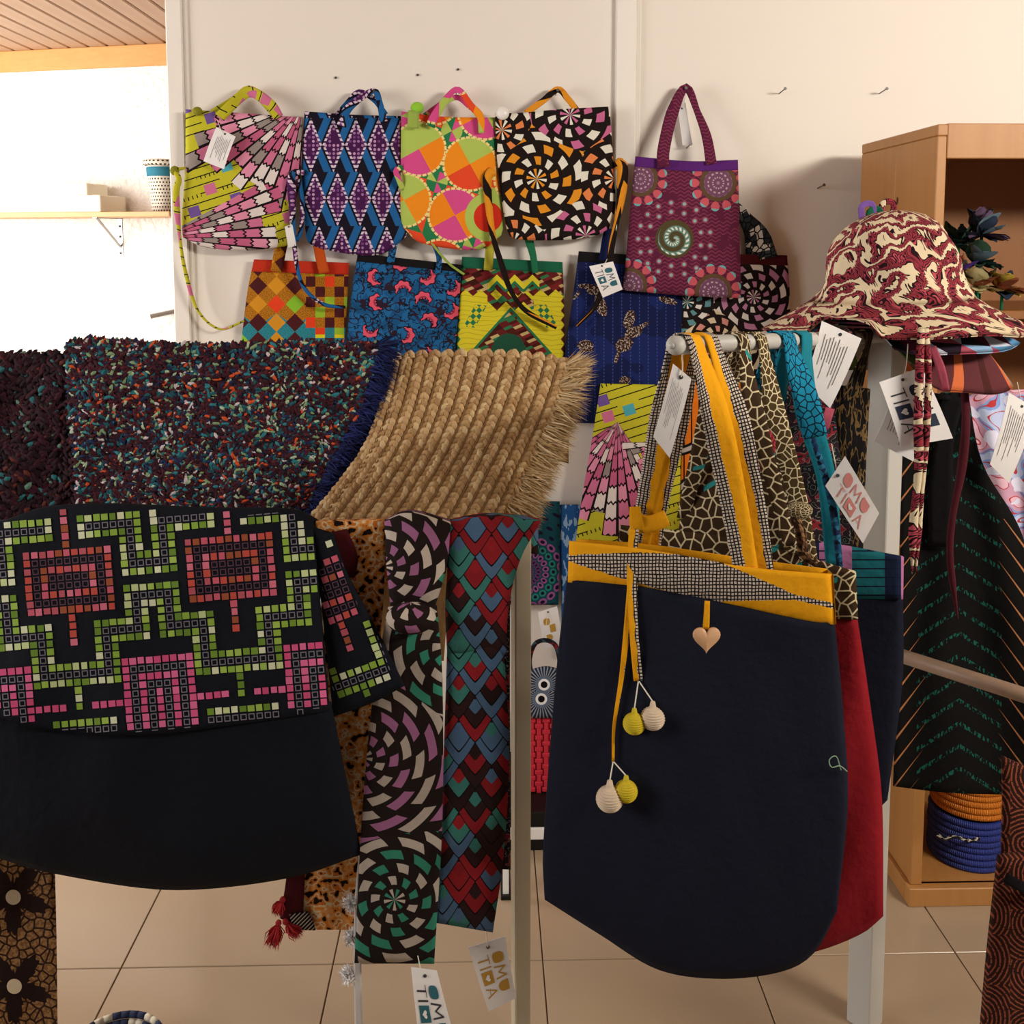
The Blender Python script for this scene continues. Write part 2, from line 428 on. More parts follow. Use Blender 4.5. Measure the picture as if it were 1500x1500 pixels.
def p_mandala(cs, mid):
    def f(x, y):
        wv = fract((y + sin(x * .55) * 1.6) / 5.5); c = mixc(lt(wv, .3) * gt(noise(x, y, .04), .42), '#571d38', '#7d3550')
        for (cx, cy, R) in cs:
            dx = x - cx; dy = y - cy; r = sqrt(dx * dx + dy * dy); th = atan2(dy, dx); n = 13.
            pt = (fract(th * n / 6.28318) - .5) * 2.; rr = (r - R) / (R * .62)
            pet = lt(pt * pt * 1.5 + (rr - .45) * (rr - .45) * 4.6, .85)
            c = mixc(pet, c, mixc(gt(rr, .68), '#bd5560', '#69a9ad')); c = mixc(lt(r, R), c, '#5a4630'); c = mixc(lt(r, R * .78), c, '#6d4660')
            d = fract(r / R * 4.); c = mixc(lt(r, R * .76) * lt(d, .35) * lt(fract(th * 2.2), .5), c, '#b49aa8')
        cx, cy, R = mid; dx = x - cx; dy = y - cy; r = sqrt(dx * dx + dy * dy); th = atan2(dy, dx)
        for rad, n, sz in ((R * 1.42, 13., .2), (R * 1.9, 17., .2)):
            pt = fract(th * n / 6.28318) - .5; q = (pt * 6.28318 * rad / n); e = q * q + (r - rad) * (r - rad)
            c = mixc(lt(e, 20.), c, '#8c4a5c'); c = mixc(lt(e, 6.), c, '#86a9ac')
        c = mixc(lt(r, R), c, '#4d4429'); sp = fract(r / 15. - th / 6.28318)
        c = mixc(lt(r, R * .86) * lt(sp, .55), c, '#5f8379'); bead = fract(th * 2.4 + r * .1)
        return mixc(lt(r, R * .86) * inside(sp, .12, .42) * lt(bead, .5), c, '#d7ddd2')
    return f
def p_check(split):
    def f(x, y):
        a = (x + y) / 27.; b = (x - y) / 27.; h = hsh(floor(a), floor(b), 2.); ck = fmod(floor(a) + floor(b), 2.)
        gold = mixc(gt(noise(x, y, .7), .5), '#b5791c', '#8a5312'); teal = mixc(gt(noise(x, y, .7), .5), '#2f8794', '#256f7e')
        low = gt(y + ping(x, 27.) * .7, 478.)
        base = mixc(low, gold, teal); c1 = mixc(gt(ck, .5), base, pal(h, '#47181c', '#47181c', '#d9401f', '#7fb52e', '#47181c', '#c98a22'))
        gx = floor(x / 14.); gy = floor(y / 15.); hh = hsh(gx, gy, 5.); k2 = fmod(gx, 2.) + fmod(gy, 2.) * 2.
        c2 = mixc(gt(fmod(gx + gy, 2.), .5), mixc(gt(y, 480.), gold, teal), pal(hh, '#47181c', '#47181c', '#d9401f', '#47181c', '#8fb52e', '#47181c', '#d9401f'))
        c2 = mixc(gt(y, 490.) * gt(k2, .5) * lt(k2, 1.5), c2, '#d7c81f')
        return mixc(gt(x, split), c1, c2)
    return f
def cells(x, y, s, jit=.5):
    ix = floor(x / s); iy = floor(y / s + fmod(ix, 2.) * .5); fx = fract(x / s) - .5; fy = fract(y / s + fmod(ix, 2.) * .5) - .5
    h1 = hsh(ix, iy, 1.); h2 = hsh(ix, iy, 2.); h3 = hsh(ix, iy, 3.)
    return (fx - (h1 - .5) * jit) * s, (fy - (h2 - .5) * jit) * s, h3, hsh(ix, iy, 4.)
def p_floral(x, y):
    n1 = noise(x, y, .075, 3.); c = mixc(gt(noise(x, y, .03), .5), '#1d5f95', '#174f80')
    c = mixc(lt(ab(n1 - .5), .022), c, '#0c1626'); c = mixc(lt(ab(noise(x, y, .045, 1., 5.) - .5), .02), c, '#2a1a2a')
    lx, ly, h, g = cells(x, y, 38., .45); r = sqrt(lx * lx + ly * ly); th = fract(atan2(ly, lx) / 6.28318 + h)
    rad = 9.5 + sin(th * 50.) * 1.1; on = lt(ab(r - rad), 4.6 * sin(th * 5.)) * lt(th, .6) * gt(g, .18)
    c = mixc(lt(ab(r - rad), 4.6 * sin(th * 5.) + 1.6) * lt(th, .62) * gt(g, .18), c, '#1a1020')
    return mixc(on, c, mixc(lt(ab(r - 7.), 1.), '#d4536a', '#8f2f45'))
def p_yellow(x, y):
    dx = ab(x - 748.); st = fract((x * .8 + y * 1.9 + noise(x, y, .08) * 30.) / 9.)
    streak = pal(hsh(floor((x * .8 + y * 1.9) / 9.), floor((x - y) / 16.)), '#5c1c1c', '#4a1712', '#b7a06a', '#2a6b44', '#6f1f22', '#3a120f')
    c = mixc(lt(fract((y + noise(x, y, .03) * 14.) / 7.), .12), '#ccc02b', '#a99e1c')
    c = mixc(lt(y, 424. + ping(x, 11.) * .9), c, streak)
    zz = mx(inside(y - ping(x, 13.), 402., 411.), 0.); c = mixc(zz * inside(x, 715., 790.), c, '#ccc02b'); c = mixc(inside(y - ping(x, 13.), 411., 416.) * inside(x, 715., 790.), c, '#1f6a49')
    c = mixc(inside(y + ping(x, 13.), 440., 455.) * lt(dx, 34.), c, streak)
    for sx in (-1., 1.):
        ex = (x - 748.) * sx; c = mixc(lt(ab(ex - 52.) + ab(y - 463. - (ex - 52.) * .9), 17.) * gt(fmod(floor((x + y) / 9.) + floor((x - y) / 9.), 2.), .4), c, '#226f4b')
    d = dx / 56. + ab(y - 517.) / 62.; c = mixc(lt(d, 1.08), c, '#226f4b'); c = mixc(lt(d, 1.), c, streak)
    e = (x - 745.) / 27.; g = (y - 517.) / 30.; c = mixc(lt(e * e + g * g + noise(x, y, .2) * .4, 1.1), c, '#1c4b38')
    ed = 79. - ping(y, 7.) * .8 - gt(y, 0.) * 0.; c = mixc(gt(dx, ed), c, mixc(gt(x, 748.), '#1f6a49', '#46191a'))
    return c
def p_gecko(st):
    def f(x, y):
        c = mixc(lt(fract(x / 13.), .1) * lt(fract(y / 5.), .5), mixc(gt(noise(x, y, .012), .52), '#121a44', '#17235a'), '#3c4c8c')
        sp = noise(x, y, .35, 2.); body = None
        for (cx, cy, rx, ry, a) in st:
            ca, sa = math.cos(a), math.sin(a); dx = x - cx; dy = y - cy
            u = (dx * ca + dy * sa) / rx; v = (dy * ca - dx * sa) / ry; e = lt(u * u + v * v + (noise(x, y, .12) - .5) * .7, 1.)
            body = e if body is None else mx(body, e)
        return mixc(body, c, pal(sp, (0, '#3a2118'), (.47, '#2a1712'), (.55, '#d8cbc0'), (.6, '#54301f')))
    return f
def p_giraffe(x, y):
    d = vor(x, y, .062, 'DISTANCE_TO_EDGE'); c = mixc(lt(d, .07), '#3a2a1a', '#cbbf9c')
    lx, ly, h, g = cells(x, y, 46., .4); return mixc(lt(ab(lx), 11.) * lt(ab(ly + lx * .6), 4.) * gt(g, .6), c, '#2d8a8c')
def p_giraffe_fine(x, y):
    return mixc(lt(vor(x, y, .095, 'DISTANCE_TO_EDGE'), .075), '#4a3a22', '#d8cca8')
def p_snake(x, y):
    return mixc(lt(vor(x, y * .8, .1, 'DISTANCE_TO_EDGE'), .09), '#1783a8', '#0c2436')
def p_net(x, y):
    return mixc(mx(lt(fract(x / 5.2 + noise(x, y, .05) * .8), .36), lt(fract(y / 5.2 + noise(x, y, .05) * .8), .36)), '#c9bdb0', '#1d1718')
YEL = '#e3a013'
def p_band(x, y):
    t = (x - 832.) / 390.; cy = 818. + t * 70. - 6. * sin(t * 3.1); half = mixv(4., 31., lt(t, .55) * sin(mn(t / .55, 1.) * 1.57) + gt(t, .55) * mx(0., 1. - (t - .55) / .3)) + noise(x, y, .2) * 6. - 3.
    return mixc(lt(ab(y - cy), half), YEL, p_net(x, y))
def p_strap_net(flip, w=38.):
    def f(x, y):
        e = x + noise(x, y, .03) * 14. - 7.; k = gt(e, w * .52) if flip > 0 else lt(e, w * .48)
        return mixc(k, YEL, p_net(x, y))
    return f
def p_scales(x, y):
    wd, hh = 48., 34.; res = None
    for k in (1, 0):
        r = floor(y / hh) - float(1 - k); xs = x / wd + fmod(r, 2.) * .5; cx = floor(xs); dx = ab(fract(xs) - .5) * 2.; yl = (y - r * hh) / hh
        d = (2.0 - dx ** 1.25 * .98 - yl) * hh; b = floor(d / 21.)
        c = pal(hsh(cx, r, b) * .6 + hsh(r, b, 8.) * .4, (0, '#231313'), (.2, '#36706a'), (.34, '#46607f'), (.46, '#7d1a21'), (.62, '#2a1717'), (.7, '#861c23'), (.8, '#36706a'))
        c = mixc(gt(b, 2.5), c, '#1e1213'); c = mixc(mx(lt(d, 2.2), lt(ab(d - 21.), 1.4)), c, '#0a0707')
        res = c if res is None else mixc(gt(d, 0.), res, c)
    return res
def p_leafhat(x, y):
    wx = x + (noise(x, y, .03, 1.) - .5) * 46.; wy = y + (noise(x, y, .03, 1., 4.) - .5) * 46.
    n = noise(wx * .75 + wy * .35, wy * 1.1, .024, .5); tooth = ping(wx * .7 - wy * .7, 3.4) * .012
    b = fract((n + tooth) * 4.2)
    c = pal(b, (0, '#d6c6a6'), (.3, '#220d14'), (.42, '#8f323e'), (.63, '#220d14'), (.72, '#b04a56'), (.82, '#220d14'), (.9, '#d6c6a6'))
    return mixc(lt(ab(b - .52), .02), c, '#220d14')
def p_patch(cols, s=26.):
    def f(x, y):
        a = x / s + y / s * .4; b = y / s - x / s * .25; t = gt(fract(a), fract(b)); return pal(hsh(floor(a), floor(b), t), *cols)
    return f
def p_stripehat(x, y):
    return pal(hsh(floor((x + y * .3) / 11.)), '#5a2c30', '#4a5a2c', '#6b3840', '#c9693f', '#5a2c30', '#8c8478', '#46201f')
def p_apron(x, y):
    dx = ab(x - 1405.); q = fract((y - dx * .62) / 33.); n = noise(x, y, .09, 3.)
    c = mixc(lt(q, .2) * lt(dx, 62.) * gt(noise(x * 3., y, .11, 2.), .53), '#0b0a0a', '#14564c')
    u = fract((y + x * 1.25) / 34.); tip = 1352. + sin(y * .02) * 8.
    c = mixc(lt(u, .17 * mx(0., (tip - x) / 50.)) * lt(x, tip), c, '#a86f47')
    u2 = fract((y - x * 1.3) / 36.); return mixc(lt(u2, .17 * mx(0., (x - 1462.) / 50.)) * gt(y, 760.), c, '#a86f47')
def p_paisley(x, y):
    n = noise(x, y, .022, 1.); c = pal(n, (0, '#b8c4e4'), (.46, '#7f9fd6'), (.53, '#c79bb4'), (.6, '#dfb6c8')); c = mixc(lt(ab(fract(n * 9.) - .5), .07), c, '#b33a3c')
    return mixc(gt(noise(x, y, .03, 1., 9.), .6), c, '#d9d9ee')
def p_wax(x, y):
    c = mixc(lt(vor(x, y, .075, 'DISTANCE_TO_EDGE'), .1), mixc(gt(noise(x, y, .2), .5), '#8a6844', '#6e4c2b'), '#2b1710')
    lx, ly, h, g = cells(x + 40., y + 30., 128., .1); r = sqrt(lx * lx + ly * ly); th = atan2(ly, lx)
    return mixc(lt(r, 38. + sin(th * 5.) * 16. + sin(th * 30.) * 3.), c, mixc(lt(r, 11.), '#1d0e0c', '#c2b49a'))
def p_swirl(x, y):
    lx, ly, h, g = cells(x, y, 74., .5); r = sqrt(lx * lx + ly * ly)
    return mixc(lt(fract(r / 6.5 + noise(x, y, .03)), .36) * gt(noise(x, y, .3), .4), '#2b1512', '#8a4a34')
def p_orange(x, y):
    n = noise(x, y, .07, 1.5); return pal(n, (0, '#17100d'), (.4, '#c97a30'), (.47, '#d89a58'), (.53, '#d9c7a6'), (.58, '#c4712a'), (.66, '#17100d'))
def p_tealband(x, y):
    k = floor(x / 24.); c = pal(hsh(k, 3.), '#1e6d78', '#16233f', '#b06f9a', '#1e6d78', '#1a4660')
    return mixc(lt(fract(y / 13.), .16) * gt(hsh(k, 8.), .4), c, '#131a33')
def p_harp(x, y):
    c = mixc(lt(fract(x / 11.), .2), '#cb6a16', '#2b130c'); r = sqrt((x - 985.) * (x - 985.) + (y - 600.) * (y - 600.)); r2 = sqrt((x - 1080.) * (x - 1080.) + (y - 790.) * (y - 790.))
    for q, rad in ((r, 62.), (r2, 92.), (r2, 112.)): c = mixc(lt(ab(q - rad), 7.), c, '#15100e'); c = mixc(lt(ab(q - rad), 3.), c, '#a79d98')
    return c
def p_chain(x, y):
    r = sqrt((x - 772.) * (x - 772.) + (y - 838.) * (y - 838.)); th = atan2(y - 838., x - 772.); k = floor(r / 11.); b = fract(th * 3.2 + k * .5) - .5; g = fract(r / 11.) - .5
    e = b * b + g * g; c = mixc(lt(e, .2) * lt(r, 54.), '#164b58', pal(hsh(k), '#9d5c9c', '#2c8a80', '#6e3c7c', '#9d5c9c')); return mixc(lt(e, .05), c, '#1c1530')
def p_eye(x, y):
    c = None
    for (cx, cy) in ((797., 1003.), (793., 1024.)):
        dx = x - cx; dy = y - cy; r = sqrt(dx * dx + dy * dy); th = atan2(dy, dx); ray = mixc(lt(fract(th * 5.), .4) * gt(r, 12.), '#252a36', '#8a93a4')
        k = mixc(lt(r, 13.), ray, '#5d6a80'); k = mixc(lt(r, 8.5), k, '#e8e8ea'); k = mixc(lt(r, 5.), k, '#0c0c10'); c = k if c is None else mixc(gt(y, 1013.), c, k)
    return c
def p_dark(x, y):
    n = noise(x, y, .05, 2.); c = pal(n, (0, '#14181a'), (.48, '#2a1720'), (.56, '#7c1f28'), (.63, '#1d1e26')); return mixc(lt(ab(fract(n * 8.) - .5), .06), c, '#77706c')

C = {}
def cm(name, pat, **k): C[name] = cloth(name, pat, **k); return C[name]
def flat(name, c, rough=.8, spec=.25, metal=0., bump=None): C[name] = material(name, lambda: c, rough, spec, metal, bump); return C[name]
def obj_bump(sc, st, di, det=4.):
    def f():
        x, y, z = objxyz(); return noise(x, y, sc, det, z), st, di
    return f
def wood(name, a, b, rough=.5, ax=2, sc=60.):
    def fn():
        p = objxyz(); q = [v * (sc if i != ax else sc * .06) for i, v in enumerate(p)]; n = noise(q[0], q[1], 1., 4., q[2]); k = noise(p[0] * 4., p[1] * 4., 1., 2., p[2] * 1.3)
        return mixc(n * .75 + k * .25, a, b)
    C[name] = material(name, fn, rough, .35); return C[name]
# ------------------------------------------------------------------ plain materials
def tile_col():
    x, y, z = objxyz(); return mixc(noise(x, y, 1.2, 3., z), '#ad9a82', '#a08b73')
C['tile'] = material('tile', tile_col, .16, .5)
flat('grout', '#7d6248', .9)
flat('panel_paint', '#e6dfd6', .55, .3, bump=obj_bump(9., .06, .004))
flat('post_paint', '#eae5de', .5, .3, bump=obj_bump(30., .1, .003))
flat('plaster', '#f0ebe4', .9, .2, bump=obj_bump(34., .9, .02, 6.))
wood('ceiling_wood', '#c3a58c', '#9b7b63', .6, 1, 30.)
wood('cornice_wood', '#d9a165', '#c08848', .5, 0)
wood('shelf_wood', '#d8a878', '#c3915f', .5, 0)
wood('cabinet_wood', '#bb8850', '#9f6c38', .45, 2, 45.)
wood('cabinet_wood_shaded', '#94602f', '#7f4f26', .55, 2, 45.)  # same wood, colour darkened to paint in the shade inside the cabinet
wood('rod_wood', '#a88e7a', '#8f7662', .45, 0, 40.)
flat('rack_paint', '#b3a992', .45, .35, bump=obj_bump(40., .12, .003))
flat('rack_white', '#b9b8b2', .45, .35, bump=obj_bump(40., .12, .003))
flat('steel', '#a9a7a5', .35, .5, .8)
flat('steel_dark', '#5f5b58', .4, .5, .7)
flat('paper', '#e6e4e4', .7, .2); flat('ink', '#3a3a40', .8); flat('ink_teal', '#2f6470', .8); flat('ink_pink', '#d58a86', .8); flat('ink_gold', '#b98f3c', .8); flat('ink_navy', '#2c3448', .8)
flat('foam', '#efe9d6', .85); flat('white_enamel', '#e9e7e4', .3, .5); flat('black_board', '#151312', .4)
flat('string_white', '#d8d2c4', .9); flat('string_black', '#161414', .9)
C['dyed'] = material('dyed', dye, .85, .2)
cm('navy', lambda x, y: '#171a2a'); cm('navy_dark', lambda x, y: '#10131d'); cm('yellow', lambda x, y: YEL); cm('red_wool', lambda x, y: '#8c1722'); cm('black_cloth', lambda x, y: '#151316')
cm('purple', lambda x, y: '#5a2575'); cm('red_band', lambda x, y: '#c0321c'); cm('green_band', lambda x, y: '#1c6348'); cm('teal_plain', lambda x, y: '#1a7f92'); cm('maroon', lambda x, y: '#4a1219')
cm('pink_cloth', lambda x, y: '#b25266'); cm('red_cloth', lambda x, y: '#b01c2c')

# ------------------------------------------------------------------ the room
FARX0, FARY0, FARX1, FARY1 = -3.6, 5.55, 1.2, 4.28
WALL = 2.85; CEIL = 2.5
fl = thing('floor', 'glossy beige square floor tiles with thin brown joints', None, kind='structure')
del_ = MB(); del_.box((-3.6, -1.2, -.06), (3.3, 5.7, -.004)); del_.build('grout_bed', C['grout'], fl)
ts = .455; tg = .003
m = MB(); m.box((tg / 2, tg / 2, -.01), (ts - tg / 2, ts - tg / 2, 0), bev=.001)
tile0 = m.build('tile', C['tile'], fl); tile_me = tile0.data
tx0 = P(795, 1408, 1)[0] * 0 + (PV(795, 1404, 2.2) - PV(711, 1404, 2.2)).x
y_joint = 1.55 / ((1404 - 360) / 1500.0)
import itertools
gx = float(P(795, 1408, 2.094)[0]); gy = 2.094
first = True
for i in range(-8, 7):
    for j in range(-7, 8):
        loc = (gx + i * ts, gy + j * ts, 0)
        if loc[1] > 5.4 or loc[0] < -3.6 or loc[0] > 3.1 or loc[1] < -1.2: continue
        if first: tile0.location = loc; first = False
        else: share('tile', tile_me, fl, loc)
# ceiling of narrow boards
ce = thing('ceiling', 'ceiling of narrow varnished boards', None, kind='structure')
m = MB(); m.box((-3.6, -1.2, CEIL + .015), (3.3, 5.8, CEIL + .06)); m.build('ceiling_deck', C['ceiling_wood'], ce)
m = MB(); m.box((.004, -1.2, CEIL), (.096, 5.7, CEIL + .016), bev=.005); b0 = m.build('plank', C['ceiling_wood'], ce); b0.location = (-3.6, 0, 0)
for i in range(1, 69): share('plank', b0.data, ce, (-3.6 + .1 * i, 0, 0))
# far wall of rough plaster, set at an angle behind the display wall
def wallbox(name, x0, y0, x1, y1, z0, z1, th, mat, parent=None):
    d = np.array([x1 - x0, y1 - y0, 0.]); L = np.linalg.norm(d); d /= L; n = np.array([d[1], -d[0], 0.])
    b = np.array([x0, y0, 0.]); v = []
    for s_ in (0, L):
        for t_ in (0, -th):
            for z in (z0, z1): v.append(b + d * s_ + n * t_ + [0, 0, z])
    f = [(0, 1, 3, 2), (4, 6, 7, 5), (0, 4, 5, 1), (2, 3, 7, 6), (0, 2, 6, 4), (1, 5, 7, 3)]
    return mesh_obj(name, v, f, mat, parent, smooth=False)
wf = wallbox('wall_far', FARX0, FARY0, FARX1, FARY1, 0, CEIL, .1, C['plaster']); wf['kind'] = 'structure'; wf['label'] = 'rough white plastered wall behind the display wall'
def far_y(x, off=0.): return FARY0 + (x - FARX0) / (FARX1 - FARX0) * (FARY1 - FARY0) - off
fdir = Vector((FARX1 - FARX0, FARY1 - FARY0, 0)).normalized(); fnor = Vector((fdir.y, -fdir.x, 0))
def farpt(px, py, off=0.):
    """point on the far wall (off metres in front of it) seen at a pixel"""
    a = PV(px, py, 1.0); o = Vector((0, 0, H)); d = a - o; base = Vector((FARX0, FARY0, 0)) + fnor * off
    return o + d * ((base - o).dot(fnor) / d.dot(fnor))
def far_box(mb, p, q, out0, out1, **k):
    """box on the far wall between two wall points, out0..out1 in front"""
    s0 = (p - Vector((FARX0, FARY0, 0))).dot(fdir); s1 = (q - Vector((FARX0, FARY0, 0))).dot(fdir); z0, z1 = sorted((p.z, q.z))
    t = MB(); t.box((s0, out0, z0), (s1, out1, z1), **k); v = np.concatenate(t.v)
    w_ = np.array([FARX0, FARY0, 0.]) + v[:, :1] * np.array(fdir) + v[:, 1:2] * np.array(fnor) + v[:, 2:] * np.array([0, 0, 1.])
    mb.add(w_, t.f)
m = MB(); a = Vector((FARX0, FARY0, CEIL - .1)); b = Vector((FARX1, FARY1, CEIL)); far_box(m, a, b, 0, .03, bev=.004)
tr = m.build('trim_1', C['cornice_wood']); tr['kind'] = 'structure'; tr['label'] = 'varnished timber trim under the board ceiling'
# display wall: painted panels between posts
dw = thing('wall_back', 'cream painted display wall of panels between posts', None, kind='structure')
xl = P(256, 400, WALL)[0]; xp = P(289, 400, WALL)[0]; xm0 = P(900, 200, WALL)[0]; xm1 = P(930, 200, WALL)[0]
def wpost(x0, x1):
    m = MB(); m.box((x0, WALL - .018, 0), (x1, WALL + .05, CEIL), bev=.003); m.box((x1, WALL - .008, 0), (x1 + .012, WALL + .01, CEIL), bev=.002); return m.build('post', C['post_paint'], dw)
wpost(xl, xp - .018); wpost(xm0, xm1)
for x0, x1 in ((xp - .02, xm0), (xm1, 3.2)):
    m = MB(); m.box((x0, WALL, .02), (x1, WALL + .03, CEIL)); m.build('panel', C['panel_paint'], dw)
# side walls with their window openings (beyond the frame)
for nm, x0, x1, wy0, wy1, wz0, wz1, lab in (('wall_left', -3.7, -3.6, .1, 1.75, 1.05, 2.35, 'plain white side wall with window opening beside the far shelf'), ('wall_right', 3.2, 3.3, -.6, 1.0, 1.5, 2.4, 'plain white side wall with window opening beside the cabinet')):
    m = MB(); m.box((x0, -1.2, 0), (x1, 5.6, wz0)); m.box((x0, -1.2, wz1), (x1, 5.6, CEIL)); m.box((x0, -1.2, wz0), (x1, wy0, wz1)); m.box((x0, wy1, wz0), (x1, 5.6, wz1))
    o = m.build(nm, C['panel_paint']); o['kind'] = 'structure'; o['label'] = lab

# ------------------------------------------------------------------ far shelf and what stands on it
p = farpt(-90, 321); q = farpt(262, 313); base = farpt(90, 317)
sh = thing('wall_shelf', 'long wooden shelf board on a white bracket against plaster wall', 'shelf', base)
m = MB(); far_box(m, Vector((p.x, p.y, base.z - .012)), Vector((q.x + .1, q.y, base.z + .012)), 0, .24, bev=.002); m.build('board', C['shelf_wood'], sh)
zt = base.z + .012
br = farpt(177, 350); m = MB()
far_box(m, Vector((br.x - .012, br.y, base.z - .2)), Vector((br.x + .012, br.y, base.z - .012)), 0, .004); far_box(m, Vector((br.x - .012, br.y, base.z - .016)), Vector((br.x + .012, br.y, base.z - .012)), 0, .2)
bb = m.build('bracket', C['steel'], sh)
m = MB(); w0 = br + fnor * .004; a = np.array([w0.x, w0.y, base.z - .15]); b = np.array(Vector((br.x, br.y, base.z - .016)) + fnor * .18); m.tube([a, b], .006, 6); m.build('bracket_brace', C['steel'], bb)
for dz in (.05, .1, .18): m = MB(); m.ball(np.array([br.x, br.y, base.z - dz]) + np.array(fnor) * .006, .006, 6, 4); m.build('screw', C['steel_dark'], bb)
def foam(px0, px1, z0, z1, lab, o0, o1):
    a = farpt(px0, 300); b = farpt(px1, 300); m = MB(); far_box(m, Vector((a.x, a.y, z0)), Vector((b.x, b.y, z1)), o0, o1, bev=.004); tag(m.build('foam_block', C['foam']), lab, 'foam block', 'foam blocks on the far shelf')
foam(22, 190, zt, zt + .078, 'wider cream foam block lying on the far shelf board', .03, .23)
foam(78, 168, zt + .078, zt + .135, 'shorter cream foam block lying on top of another block', .05, .21)
# paper-woven basket on the shelf
bk = farpt(241, 316, .12); tb = thing('woven_basket', 'tall white woven basket with black flecks and teal band on shelf', 'basket', (bk.x, bk.y, zt))
def p_fleck():
    x, y, z = objxyz(); a = atan2(y - bk.y, x - bk.x); return mixc(lt(fract(z * 62.), .45) * lt(fract(a * 4.5 + floor(z * 62.) * .5), .5), '#d6cebf', '#38322e')
C['fleck'] = material('fleck', p_fleck, .8); flat('teal_straw', '#2d7388', .8)
k = m_per_px(bk.y); r0, r1 = 17 * k, 22 * k; hb = 70 * k
m = MB(); m.lathe((bk.x, bk.y, zt), [(0, 0), (r0, 0), (r0 * 1.1, hb * .4), (r1, hb * .8), (r1, hb), (r1 - .006, hb), (r0, .01), (0, .01)], 20); m.build('basket_body', C['fleck'], tb, smooth=True)
m = MB(); m.lathe((bk.x, bk.y, zt), [(r1 * .98, hb * .72), (r1 * 1.03, hb * .73), (r1 * 1.05, hb * .9), (r1, hb * .91)], 20); m.build('band', C['teal_straw'], tb, smooth=True)
m = MB(); a = np.linspace(0, 2 * math.pi, 21); m.tube(np.stack([bk.x + r1 * 1.12 * np.cos(a), bk.y + r1 * 1.12 * np.sin(a), np.full(21, zt + hb)], -1), .014, 8); m.build('rim', C['fleck'], tb, smooth=True)
# folding bracket lower on the wall
p = farpt(234, 462); q = farpt(262, 455); lb = thing('wall_bracket', 'grey metal arm bracket low on plaster wall beside display wall', 'bracket', farpt(262, 480))
m = MB(); m.tube([np.array(q + fnor * .01), np.array(p + fnor * .08)], .012, 8); m.build('arm', C['steel'], lb)
z = farpt(262, 520).z; m = MB(); far_box(m, Vector((q.x - .008, q.y, z)), Vector((q.x + .012, q.y, q.z + .03)), 0, .012); m.build('rail', C['white_enamel'], lb)
m = MB(); m.ball(np.array(q + fnor * .018), .014, 8, 5); m.build('pivot', C['black_board'], lb)

# ------------------------------------------------------------------ hang tags
def strokes(pts, w):                      # a stroke of lettering as quads in tag coordinates
    out = []
    for a, b in zip(pts[:-1], pts[1:]):
        a = np.array(a, float); b = np.array(b, float); d = b - a; d /= np.linalg.norm(d) + 1e-9; n = np.array([-d[1], d[0]]) * w / 2
        out.append([a - n - d * w / 2, b - n + d * w / 2, b + n + d * w / 2, a + n - d * w / 2])
    return out
def blob(cx, cy, rx, ry, kind):
    if kind == 'O': pts = [(cx + rx * math.copysign(abs(math.cos(t)) ** .7, math.cos(t)), cy + ry * math.copysign(abs(math.sin(t)) ** .7, math.sin(t))) for t in np.linspace(0, 2 * math.pi, 20, endpoint=False)]
    elif kind == 'U': pts = [(cx - rx, cy - ry), (cx + rx, cy - ry)] + [(cx + rx * math.cos(t), cy + ry * math.sin(t)) for t in np.linspace(0, math.pi, 10)]
    elif kind == 'heart': pts = [(cx + rx * 16 * math.sin(t) ** 3 / 16, cy - ry * (13 * math.cos(t) - 5 * math.cos(2 * t) - 2 * math.cos(3 * t) - math.cos(4 * t)) / 16) for t in np.linspace(0, 2 * math.pi, 20, endpoint=False)]
    else: pts = [(cx - rx, cy - ry), (cx + rx, cy - ry), (cx + rx, cy + ry), (cx - rx, cy + ry)]
    return [pts]
